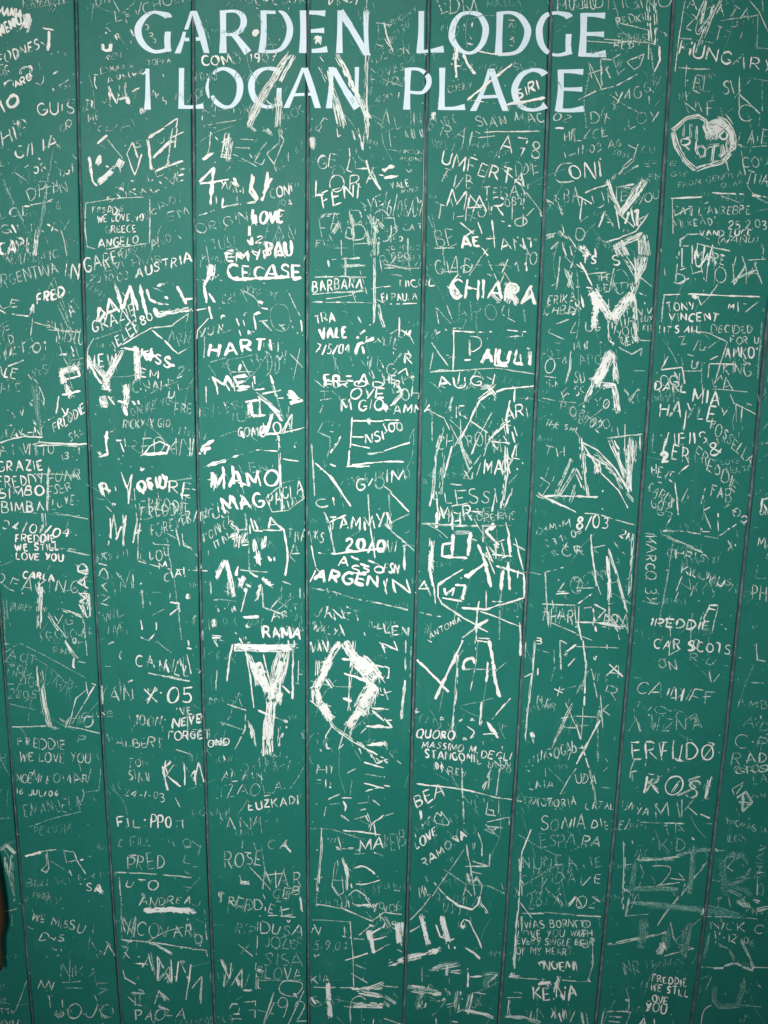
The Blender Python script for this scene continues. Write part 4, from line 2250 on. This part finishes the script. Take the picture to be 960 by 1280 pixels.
def ribbon(acc, pts, w, mi, broken=0.0, rough=0.30, wob=0.35, taper=True, step=1.25, rim=0.0):
    """a worn scratch: a strip on the door of uneven width, with skips where the blade jumped. pts, w in picture pixels"""
    p = resample(pts, step)
    n = len(p)
    if n < 2: return
    if n < 4:
        p = resample(pts, max(0.3, step / 2)); n = len(p)
        if n < 2: return
    wl, wr, wb, wc = vnoise(n, 3), vnoise(n, 3), vnoise(n, 9), vnoise(n, 6)
    gate = vnoise(n, 3.5)
    keep = [g > broken for g in gate] if broken > 0 else [True] * n
    lay = -(0.00012 + rnd.random() * 0.00050)
    runs, cur = [], []
    for i in range(n):
        if keep[i]: cur.append(i)
        else:
            if len(cur) > 1: runs.append(cur)
            cur = []
    if len(cur) > 1: runs.append(cur)
    for run in runs:
        prev = None; prim = None
        m = len(run)
        for q, i in enumerate(run):
            a, b = p[max(i - 1, 0)], p[min(i + 1, n - 1)]
            dx, dy = b[0] - a[0], b[1] - a[1]
            L = math.hypot(dx, dy) or 1.0
            nx, ny = -dy / L, dx / L
            e = 1.0
            if taper:
                d = min(q, m - 1 - q)
                e = (0.42, 0.80, 0.95)[d] if d < 3 else 1.0
            base = w * 0.5 * e * (0.52 + 0.86 * wc[i])
            hl = base * (1 - rough + 2 * rough * wl[i]) + rnd.uniform(-.12, .12) * w * rough * 2
            hr = base * (1 - rough + 2 * rough * wr[i]) + rnd.uniform(-.12, .12) * w * rough * 2
            ox = (wb[i] - .5) * 2 * wob
            cx, cy = p[i][0] + nx * ox, p[i][1] + ny * ox
            x0, z0 = plane_pt(cx + nx * hl, cy + ny * hl)
            x1, z1 = plane_pt(cx - nx * hr, cy - ny * hr)
            if seam_hit((x0 + x1) / 2, (z0 + z1) / 2):
                prev = None; prim = None; continue
            if rim:                                     # shade of the cut edge, painted as a dark border on both sides
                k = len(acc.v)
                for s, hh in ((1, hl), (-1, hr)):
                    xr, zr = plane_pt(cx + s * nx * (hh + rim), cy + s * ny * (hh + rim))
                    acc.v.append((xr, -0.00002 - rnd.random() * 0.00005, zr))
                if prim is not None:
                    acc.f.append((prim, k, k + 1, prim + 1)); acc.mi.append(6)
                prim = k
            k = len(acc.v)
            acc.v.append((x0, lay - rnd.random() * 0.00003, z0)); acc.v.append((x1, lay + 0.00004 + rnd.random() * 0.00003, z1))
            if prev is not None:
                acc.f.append((prev, k, k + 1, prev + 1)); acc.mi.append(mi); acc.cov += w * step
            prev = k

def stroke(acc, pts, wt, broken, width=None):
    w = width or WID[wt]
    br = 0.0
    if wt == 'b' and w < 3 and rnd.random() < 0.25: wt = 'c'
    if wt == 'c' and rnd.random() < 0.22: wt = 'd'
    if broken:
        br = rnd.uniform(0.34, 0.48)
        ribbon(acc, pts, min(w * .5, 1.1), MI[rnd.choice('dde')], .2)     # the faint line the blade left between its deep bites
    elif wt in 'cde' and rnd.random() < 0.35: br = rnd.uniform(0.12, 0.3)
    elif wt == 'b' and rnd.random() < 0.25: br = 0.16
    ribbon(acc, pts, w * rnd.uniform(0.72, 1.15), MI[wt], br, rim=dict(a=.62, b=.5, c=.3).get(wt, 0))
    if wt == 'a' and w > 3:                       # the blade went over it again
        for _ in range(2):
            o = rnd.uniform(-.5, .5) * w
            q = [(x + o + rnd.uniform(-.4, .4), y + rnd.uniform(-.6, .6) + o * .3) for x, y in pts]
            ribbon(acc, q, w * rnd.uniform(.25, .5), 0, max(br, rnd.uniform(.2, .45)))
    elif wt in 'bc' and rnd.random() < 0.4:
        o = rnd.uniform(-.5, .5) * w
        q = [(x + o, y + o * .4 + rnd.uniform(-.3, .3)) for x, y in pts]
        ribbon(acc, q, w * .4, MI[wt], .35)

def bundle(acc, pts, wt, broken, W):
    """a patch scratched bare with many passes"""
    n = max(3, int(W / 0.9))
    for k in range(n):
        o = (k + rnd.uniform(-.3, .3)) / (n - 1) - 0.5
        q = []
        m = len(pts)
        for i, (x, y) in enumerate(pts):
            a, b = pts[max(i - 1, 0)], pts[min(i + 1, m - 1)]
            dx, dy = b[0] - a[0], b[1] - a[1]; L = math.hypot(dx, dy) or 1
            q.append((x - dy / L * o * W + rnd.uniform(-.12, .12) * W, y + dx / L * o * W + rnd.uniform(-.12, .12) * W))
        s, e = rnd.uniform(0, .12), rnd.uniform(0, .12)
        q[0] = (q[0][0] + (q[1][0] - q[0][0]) * s, q[0][1] + (q[1][1] - q[0][1]) * s)
        q[-1] = (q[-1][0] + (q[-2][0] - q[-1][0]) * e, q[-1][1] + (q[-2][1] - q[-1][1]) * e)
        ribbon(acc, q, rnd.uniform(.6, 1.5), MI[wt], .5 if broken else rnd.choice((.0, .22, .34)), wob=.5)

def smear(acc, pts, W):
    """a soft rub: many shallow hair scratches, dense in the middle and thinning out"""
    for k in range(int(W * 3.2) + 4):
        o = max(-.8, min(.8, rnd.gauss(0, .30))) * W
        m = len(pts); q = []
        for i, (x, y) in enumerate(pts):
            a, c = pts[max(i - 1, 0)], pts[min(i + 1, m - 1)]
            dx, dy = c[0] - a[0], c[1] - a[1]; L = math.hypot(dx, dy) or 1
            q.append((x - dy / L * o + rnd.uniform(-.8, .8), y + dx / L * o + rnd.uniform(-.8, .8)))
        for end, nxt in ((0, 1), (-1, -2)):
            t = rnd.uniform(-.08, .30)
            q[end] = (q[end][0] + (q[nxt][0] - q[end][0]) * t, q[end][1] + (q[nxt][1] - q[end][1]) * t)
        ribbon(acc, q, rnd.uniform(.6, 1.5), MI[rnd.choice('ffffeed')], rnd.choice((0, .25, .4)))

def patch(acc, pts, wt, broken, W):
    if wt in 'ef': smear(acc, pts, W); return
    ribbon(acc, pts, W * .62, MI[wt], .45 if broken else .12, rough=.65, wob=.9)
    bundle(acc, pts, wt, False, W * 1.05)
    p = resample(pts, 1.6)
    n = len(p)
    for _ in range(int(n * 1.1 + W * .8)):              # torn edges: short slips of the blade running out of the patch
        i = rnd.randrange(n)
        a, c = p[max(i - 2, 0)], p[min(i + 2, n - 1)]
        dx, dy = c[0] - a[0], c[1] - a[1]; L = math.hypot(dx, dy) or 1
        dx, dy = dx / L, dy / L
        s = rnd.choice((-1, 1)); o = s * W * rnd.uniform(.25, .52)
        x, y = p[i][0] - dy * o, p[i][1] + dx * o
        ln = rnd.uniform(1.5, max(3.5, W * .8)); an = s * rnd.uniform(-.1, .75) * rnd.choice((1, 1, -1))
        ex, ey = dx * math.cos(an) - dy * math.sin(an), dx * math.sin(an) + dy * math.cos(an)
        ribbon(acc, [(x, y), (x + ex * ln, y + ey * ln)], rnd.uniform(.5, 1.3), MI[wt], 0, wob=.3)

# one-line letters: x to the right, y up, cap height 1
ARC = lambda cx, cy, rx, ry, a0, a1, n=8: [(cx + rx * math.cos(math.radians(a0 + (a1 - a0) * k / n)), cy + ry * math.sin(math.radians(a0 + (a1 - a0) * k / n))) for k in range(n + 1)]
FONT = {
    'A': (.72, [[(0, 0), (.36, 1)], [(.36, 1), (.72, 0)], [(.14, .36), (.60, .38)]]),
    'B': (.58, [[(0, 0), (0, 1)], [(0, 1), (.36, .98), (.48, .80), (.36, .56), (0, .52)], [(0, .52), (.42, .50), (.58, .26), (.42, .02), (0, 0)]]),
    'C': (.60, [ARC(.36, .5, .36, .5, 50, 310)]),
    'D': (.62, [[(0, 0), (0, 1)], [(0, 1), (.34, .95), (.60, .62), (.58, .35), (.36, .06), (0, 0)]]),
    'E': (.52, [[(0, 0), (0, 1)], [(0, 1), (.52, .98)], [(0, .52), (.42, .50)], [(0, 0), (.52, .03)]]),
    'F': (.50, [[(0, 0), (0, 1)], [(0, 1), (.50, .98)], [(0, .52), (.40, .52)]]),
    'G': (.66, [ARC(.36, .5, .36, .5, 50, 330), [(.40, .42), (.66, .42)], [(.66, .42), (.66, .10)]]),
    'H': (.62, [[(0, 0), (0, 1)], [(.62, 0), (.62, 1)], [(0, .5), (.62, .52)]]),
    'I': (.08, [[(.04, 0), (.04, 1)]]),
    'J': (.45, [[(.45, 1), (.45, .22), (.34, .02), (.14, .0), (0, .18)]]),
    'K': (.58, [[(0, 0), (0, 1)], [(.54, 1), (0, .45)], [(.14, .55), (.58, 0)]]),
    'L': (.48, [[(0, 1), (0, 0)], [(0, 0), (.48, .02)]]),
    'M': (.80, [[(0, 0), (.06, 1)], [(.06, 1), (.40, .25)], [(.40, .25), (.74, 1)], [(.74, 1), (.80, 0)]]),
    'N': (.62, [[(0, 0), (0, 1)], [(0, 1), (.62, 0)], [(.62, 0), (.62, 1)]]),
    'O': (.72, [ARC(.36, .5, .36, .5, 95, 460, 12)]),
    'P': (.54, [[(0, 0), (0, 1)], [(0, 1), (.40, .97), (.54, .74), (.38, .48), (0, .46)]]),
    'Q': (.74, [ARC(.36, .5, .36, .5, 95, 460, 12), [(.44, .25), (.74, -.08)]]),
    'R': (.58, [[(0, 0), (0, 1)], [(0, 1), (.40, .97), (.52, .75), (.38, .52), (0, .48)], [(.22, .48), (.58, 0)]]),
    'S': (.52, [[(.50, .86), (.34, 1), (.12, .95), (.02, .75), (.16, .57), (.38, .46), (.51, .26), (.40, .05), (.18, 0), (0, .14)]]),
    'T': (.62, [[(0, 1), (.62, 1)], [(.31, 1), (.31, 0)]]),
    'U': (.60, [[(0, 1), (.02, .28), (.14, .04), (.32, 0), (.50, .08), (.58, .3), (.60, 1)]]),
    'V': (.64, [[(0, 1), (.32, 0)], [(.32, 0), (.64, 1)]]),
    'W': (.90, [[(0, 1), (.22, 0)], [(.22, 0), (.45, .8)], [(.45, .8), (.68, 0)], [(.68, 0), (.90, 1)]]),
    'X': (.60, [[(0, 0), (.60, 1)], [(0, 1), (.60, 0)]]),
    'Y': (.60, [[(0, 1), (.30, .48)], [(.60, 1), (.22, 0)]]),
    'Z': (.58, [[(0, 1), (.58, 1)], [(.58, 1), (0, 0)], [(0, 0), (.58, .02)]]),
    '0': (.56, [ARC(.28, .5, .28, .5, 95, 460, 12)]),
    '1': (.20, [[(0, .78), (.16, 1)], [(.16, 1), (.16, 0)]]),
    '2': (.52, [[(.02, .78), (.14, .97), (.36, .97), (.48, .76), (.38, .5), (0, 0)], [(0, 0), (.52, .02)]]),
    '3': (.50, [[(.03, .92), (.28, 1), (.46, .80), (.36, .58), (.18, .53), (.42, .46), (.50, .22), (.34, .02), (0, .08)]]),
    '4': (.56, [[(.40, 0), (.40, 1)], [(.40, 1), (0, .34)], [(0, .34), (.56, .34)]]),
    '5': (.50, [[(.48, 1), (.08, 1)], [(.08, 1), (.05, .55)], [(.05, .55), (.32, .62), (.50, .36), (.38, .05), (0, .05)]]),
    '6': (.50, [[(.42, 1), (.14, .66), (.02, .32), (.12, .04), (.34, 0), (.48, .22), (.38, .46), (.10, .42)]]),
    '7': (.52, [[(0, 1), (.52, 1)], [(.52, 1), (.18, 0)], [(.12, .5), (.48, .52)]]),
    '8': (.50, [[(.25, .52), (.06, .70), (.12, .95), (.36, .96), (.44, .72), (.25, .52), (.02, .30), (.10, .02), (.38, .02), (.50, .28), (.25, .52)]]),
    '9': (.50, [[(.44, .62), (.20, .50), (.04, .72), (.20, .98), (.42, .90), (.46, .60), (.30, 0)]]),
    '&': (.66, [[(.66, .30), (.36, 0), (.06, .08), (.06, .36), (.40, .68), (.38, .95), (.18, .96), (.14, .72), (.62, 0)]]),
    '+': (.40, [[(0, .45), (.40, .45)], [(.20, .2), (.20, .7)]]),
    '-': (.34, [[(.04, .45), (.30, .45)]]),
    '/': (.40, [[(0, -.1), (.40, 1.05)]]),
    '.': (.10, [[(.02, .02), (.08, .08)]]),
    ':': (.10, [[(.02, .1), (.08, .16)], [(.02, .6), (.08, .66)]]),
    "'": (.10, [[(.08, 1), (.03, .78)]]),
    '?': (.45, [[(.02, .78), (.14, .97), (.34, .95), (.42, .74), (.22, .5), (.22, .3)], [(.22, .06), (.24, .0)]]),
    '(': (.20, [[(.20, 1.05), (.02, .7), (.02, .3), (.20, -.05)]]),
    ')': (.20, [[(0, 1.05), (.18, .7), (.18, .3), (0, -.05)]]),
    ' ': (.34, []),
}
def text(acc, s, x0, y0, x1, y1, h, wt, broken):
    GAP = .26
    tot = sum(FONT[c][0] + GAP for c in s) - GAP
    L = math.hypot(x1 - x0, y1 - y0)
    vertical = abs(y1 - y0) > abs(x1 - x0) * 1.3
    ux, uy = (x1 - x0) / L, (y1 - y0) / L
    vx, vy = (uy, -ux)                                  # up, across the base line
    if not vertical and abs(uy) > .15:                  # hand lettering leans back towards the plumb
        vx, vy = vx * .55, -1 + (1 + vy) * .55
    sx = L / tot
    if vertical and s in ('RIKI',): ux, uy, vx, vy = ux, uy, vx, vy
    a = 0.0
    w = min(WID[wt], max(h * (.24 if wt == 'a' else .18), 1.0))
    slant = rnd.uniform(-.10, .16)
    for c in s:
        cw, strokes = FONT[c]
        jk = 1.0 if (broken or wt in 'cde') and len(s) < 9 else 0.6
        th = math.radians(rnd.gauss(0, 8 * jk)); sc_ = 1 + rnd.uniform(-.2, .14) * jk
        oy = rnd.gauss(0, .07 * jk)
        for st in strokes:
            q = []
            pts = st
            if len(st) > 3: pts = smooth_pts(st, 3)
            j = .06 * jk
            jx, jy = rnd.uniform(-j, j), rnd.uniform(-j, j)
            for i, (px, py) in enumerate(pts):
                lx, ly = (px - cw / 2), py - .5
                lx, ly = lx * math.cos(th) - ly * math.sin(th), lx * math.sin(th) + ly * math.cos(th)
                lx = lx * sc_ + ly * slant + jx; ly = ly * sc_ + jy
                if i in (0, len(pts) - 1): lx += rnd.uniform(-j, j); ly += rnd.uniform(-j, j) * 1.6
                X = (a + cw / 2 + lx) * sx
                Y = (ly + .5 + oy) * h
                q.append((x0 + ux * X + vx * Y, y0 + uy * X + vy * Y))
            stroke(acc, q, wt, broken, w)
        a += cw + GAP

texts, marks = [], []
ox = oy = 0
for line in DATA.strip().splitlines():
    line = line.strip()
    if not line: continue
    if line[0] == '@':
        ox, oy = (float(t) for t in line[1:].split(',')); continue
    acc = Acc()
    head = ''
    i = 0
    while line[i] not in '|:~*#': head += line[i]; i += 1
    wt, broken = head[0], 'k' in head
    if line[i] == '|':
        _, s, geo = line.split('|')
        g = [float(t) for t in geo.split(',')]
        text(acc, s, ox + g[0] / 4, oy + g[1] / 4, ox + g[2] / 4, oy + g[3] / 4, g[4] / 4, wt, broken)
        if acc.f: texts.append((acc, s))
        continue
    mode = line[i]; rest = line[i + 1:]; W = 0
    if mode in '*#':
        ws, rest = rest.split(':'); W = float(ws) / 4
    for pl in rest.split('/'):
        pts = [(ox + float(t.split(',')[0]) / 4, oy + float(t.split(',')[1]) / 4) for t in pl.split()]
        if len(pts) < 2: continue
        if mode == '~': pts = smooth_pts(pts, 5)
        if mode == '*' and wt in 'def' and W > 3.2: smear(acc, pts, W)
        elif mode == '*': bundle(acc, pts, wt, broken, W)
        elif mode == '#': patch(acc, pts, wt, broken, W)
        else: stroke(acc, pts, wt, broken)
    if acc.f: marks.append((acc, line))

def ship(items, name, most):
    items.sort(key=lambda t: -t[0].cov)
    rest = Acc()
    for k, (a, s) in enumerate(items):
        if k < most:
            used = sorted(set(a.mi))
            o = link(name, a.v, a.f, [MATS[u] for u in used], door, [used.index(m) for m in a.mi])
            if s.startswith('b:278,270'): o['label'] = 'small outlined heart scratched under a short message'
            if s.startswith('c:250,250 265,220'): o['label'] = 'small slanting heart scratched between two names'
        else:
            b = len(rest.v)
            rest.v += a.v; rest.f += [tuple(i + b for i in f) for f in a.f]; rest.mi += a.mi
    return rest
rest_t = ship(texts, 'scratched_inscription', 100)
rest_m = ship(marks, 'scratch_mark', 100)
if rest_t.f: tag(link('small_scratched_inscription', rest_t.v, rest_t.f, MATS, door, rest_t.mi), kind='stuff')

# years of idle hairline scratches and chips between the names
for _ in range(680):
    x, y = rnd.uniform(-40, 1000), rnd.uniform(-60, 1330)
    a = rnd.choice((rnd.uniform(0, 180), rnd.gauss(70, 25), rnd.gauss(110, 25)))
    L = rnd.uniform(4, 14) if rnd.random() < .5 else rnd.uniform(14, 60)
    dx, dy = math.cos(math.radians(a)) * L, math.sin(math.radians(a)) * L
    k = rnd.uniform(-.10, .10)
    ribbon(rest_m, smooth_pts([(x, y), (x + dx * .5 + dy * k, y + dy * .5 - dx * k), (x + dx, y + dy)], 4), rnd.uniform(.55, 1.0), MI[rnd.choice('cdddeee')], rnd.choice((0, .2, .35)))
# half-worn older scribbles, too rubbed to read
for _ in range(230):
    x, y = rnd.uniform(-20, 970), rnd.uniform(-30, 1300)
    h = rnd.choice((rnd.uniform(5, 8), rnd.uniform(8, 14))); a = math.radians(rnd.gauss(0, 14)); wt = rnd.choice('dddeee')
    ux, uy = math.cos(a), math.sin(a)
    for g in range(rnd.randint(3, 8)):
        for s in range(rnd.randint(1, 3)):
            p0 = (rnd.uniform(0, .5), rnd.choice((0, 1, rnd.random()))); p1 = (rnd.uniform(.1, .6), 1 - p0[1] if rnd.random() < .6 else rnd.random())
            pm = ((p0[0] + p1[0]) / 2 + rnd.uniform(-.25, .25), (p0[1] + p1[1]) / 2 + rnd.uniform(-.15, .15))
            q = [(x + (ux * px + uy * py) * h, y + (uy * px - ux * py) * h) for px, py in (p0, pm, p1)]
            ribbon(rest_m, smooth_pts(q, 3), rnd.uniform(.6, 1.15), MI[wt], rnd.choice((0, 0, .3)))
        x += ux * h * .75; y += uy * h * .75
for _ in range(420):
    x, y = rnd.uniform(-40, 1000), rnd.uniform(-60, 1330)
    r = rnd.uniform(.6, 1.5); a = rnd.uniform(0, 6.3)
    ribbon(rest_m, [(x, y), (x + r * 1.3 * math.cos(a), y + r * 1.3 * math.sin(a))], r, MI[rnd.choice('bccd')], step=.8)
tag(link('small_scratch', rest_m.v, rest_m.f, MATS, door, rest_m.mi), kind='stuff')

# ------------------------------------------------------------------ the sign-painted lettering
LET = '''
160,0
300,132,62 294,118,50 250,102,32 190,92,22 130,125,36 85,185,50 75,235,53 90,295,48 130,350,40 190,385,27 250,384,26 322,362,34;300,237,44 295,300,46 300,388,44
480,82,22 455,165,28 436,222,30;424,238,24 405,310,32 372,400,46;495,82,44 545,230,52 590,398,42;425,297,26 560,290,28
712,78,48 714,240,44 712,398,56;705,90,24 800,84,22 855,115,42 868,170,48 845,225,40 790,257,26 730,257,22;790,255,40 840,315,46 900,396,60
402,510,40 400,700,38 400,815,46;385,801,30 490,803,26 566,795,42
640,557,14 665,530,26 720,515,26 790,545,42 835,610,48 838,690,48 815,755,40 770,800,28 715,800,28 660,765,36 630,718,24;610,575,10 594,640,22 597,690,24 608,738,8
145,515,30 147,600,30 148,740,40 145,822,52;152,528,24 105,560,8
310,0
115,78,44 118,240,44 105,397,58;108,90,26 207,93,24;230,82,12 275,110,36 312,190,46 308,270,48 270,345,38 215,382,26 110,388,24
412,78,48 415,240,46 410,397,56;405,92,28 520,96,32 580,101,48;430,236,24 520,230,30 571,228,42;405,385,26 530,379,34 594,368,48
690,78,38 688,240,38 685,398,50;692,82,50 780,220,52 895,415,56;886,83,42 885,240,34 892,402,36
240,550,40 200,520,32 130,515,24 70,545,40 30,610,48 28,680,48 60,755,44 120,797,28 190,797,26 252,770,34;235,660,36 232,740,36 240,792,32
415,508,26 370,620,30 288,810,44;428,508,44 475,650,48 524,810,46;345,711,22 470,706,22
625,503,42 622,640,30 608,812,48;638,508,46 710,640,50 818,812,56;817,503,32 815,660,28 812,800,32
495,0
190,83,42 188,240,42 180,397,56;160,388,28 250,383,26 357,368,52
545,95,24 620,110,38 665,180,48 672,240,48 650,320,42 600,380,30 540,398,22 475,370,36 425,300,48 420,240,48 440,165,42 490,108,30 548,95,24
90,510,50 86,660,40 80,822,54;85,518,22 170,520,24 230,560,38 248,610,40 232,660,36 190,695,24 95,690,22
347,508,46 345,680,40 340,824,52;325,813,24 430,813,26 517,802,46
705,515,30 660,660,32 578,832,48;715,515,46 770,690,50 824,832,50;640,728,24 772,722,24
610,0
90,90,52 85,240,46 78,413,56;80,100,24 170,95,24 240,125,40 292,200,50 295,265,50 262,345,42 200,397,28 75,410,22
610,133,60 600,118,50 560,104,34 500,97,24 430,120,38 390,190,48 385,260,52 400,330,46 440,385,36 500,412,22 560,408,26 627,385,40;605,255,44 602,330,42 605,398,44
718,98,52 716,250,48 706,423,60;715,110,28 800,112,30 878,118,48;730,255,28 810,255,32 870,258,44;695,412,26 800,411,34 884,402,56
425,562,60 415,548,48 380,530,36 325,527,26 255,560,40 210,630,48 200,690,50 220,760,46 270,812,32 340,825,24 400,810,34 432,788,60
545,523,46 545,680,44 530,833,58;538,535,26 630,535,30 714,540,46;560,668,24 640,670,28 707,670,38;515,826,28 620,828,30 718,815,48
'''
def letter_strip(acc, tri, sx, sy):
    pts = [(sx + x / 6, sy + y / 6, w / 6) for x, y, w in tri]
    if len(pts) > 3: pts = smooth_pts(pts, 7)
    else: pts = smooth_pts(pts, 10)
    n = len(pts)
    lay = -0.00006 - rnd.random() * 0.00004
    prev = None
    for i, (x, y, w) in enumerate(pts):
        a, b = pts[max(i - 1, 0)], pts[min(i + 1, n - 1)]
        dx, dy = b[0] - a[0], b[1] - a[1]; L = math.hypot(dx, dy) or 1
        nx, ny = -dy / L, dx / L
        if len(tri) <= 3 and abs(dy) > 1.6 * abs(dx): nx, ny = (-1 if dy > 0 else 1), 0.0    # feet and heads cut level
        h = w / 2
        x0, z0 = plane_pt(x + nx * (h + rnd.uniform(-.05, .05)), y + ny * h)
        x1, z1 = plane_pt(x - nx * (h + rnd.uniform(-.05, .05)), y - ny * h)
        hit = seam_hit((x0 + x1) / 2, (z0 + z1) / 2) and abs(x0 - x1) < 0.006 and abs(dx) > abs(dy)
        if hit and rnd.random() < .8: prev = None; continue
        k = len(acc.v)
        acc.v.append((x0, lay, z0)); acc.v.append((x1, lay - 0.00001, z1))
        if prev is not None: acc.f.append((prev, k, k + 1, prev + 1))
        prev = k
sx = sy = 0
for line in LET.strip().splitlines():
    if ' ' not in line:
        sx, sy = (float(t) for t in line.split(',')); continue
    acc = Acc()
    for s in line.split(';'):
        letter_strip(acc, [tuple(float(v) for v in t.split(',')) for t in s.split()], sx, sy)
    link('painted_letter', acc.v, acc.f, M_LET, door)

# ------------------------------------------------------------------ the brown handle at the left edge
def wood():
    t = NT('brown_varnished_wood')
    c = t.ramp(t.noise(60, 5, 0.6, (1, 1, 0.12)), (0.3, (0.075, 0.034, 0.011)), (0.7, (0.13, 0.060, 0.020)))
    return t.out(c, 0.55, 0.35)
HY = -0.009
prof = []
for y, e in zip([1068, 1085, 1105, 1125, 1140, 1150, 1160, 1172, 1185, 1197], [-5.5, -2.0, 1.0, 3.8, 5.4, 6.2, 5.2, 2.2, -2.0, -6.0]):
    x, z = plane_pt(e, y, HY); prof.append((z, x))
prof.sort()
xc = max(p[1] for p in prof) - 0.0085
zs = [prof[0][0] - 0.014] + [p[0] for p in prof] + [prof[-1][0] + 0.02]
rs = [0.002] + [max(0.003, p[1] - xc) for p in prof] + [0.002]
NS = 28
V = [(xc + r * math.cos(2 * math.pi * k / NS), HY + r * math.sin(2 * math.pi * k / NS), z) for z, r in zip(zs, rs) for k in range(NS)]
Fc = []
for i in range(len(zs) - 1):
    for k in range(NS):
        a, b2 = i * NS + k, i * NS + (k + 1) % NS
        Fc.append((a, b2, b2 + NS, a + NS))
Fc.append(tuple(range(NS - 1, -1, -1))); Fc.append(tuple((len(zs) - 1) * NS + k for k in range(NS)))
M_WOOD = wood()
handle = link('handle', V, Fc, M_WOOD, door, smooth=True)
handle['label'] = 'rounded brown handle at the lower left edge of the view'
V, Fc = [], []
zc = (zs[0] + zs[-1]) / 2
box(V, Fc, xc - 0.008, xc + 0.004, HY + 0.001, 0.0012, zc - 0.01, zc + 0.01)
link('handle_mount', V, Fc, M_WOOD, handle)
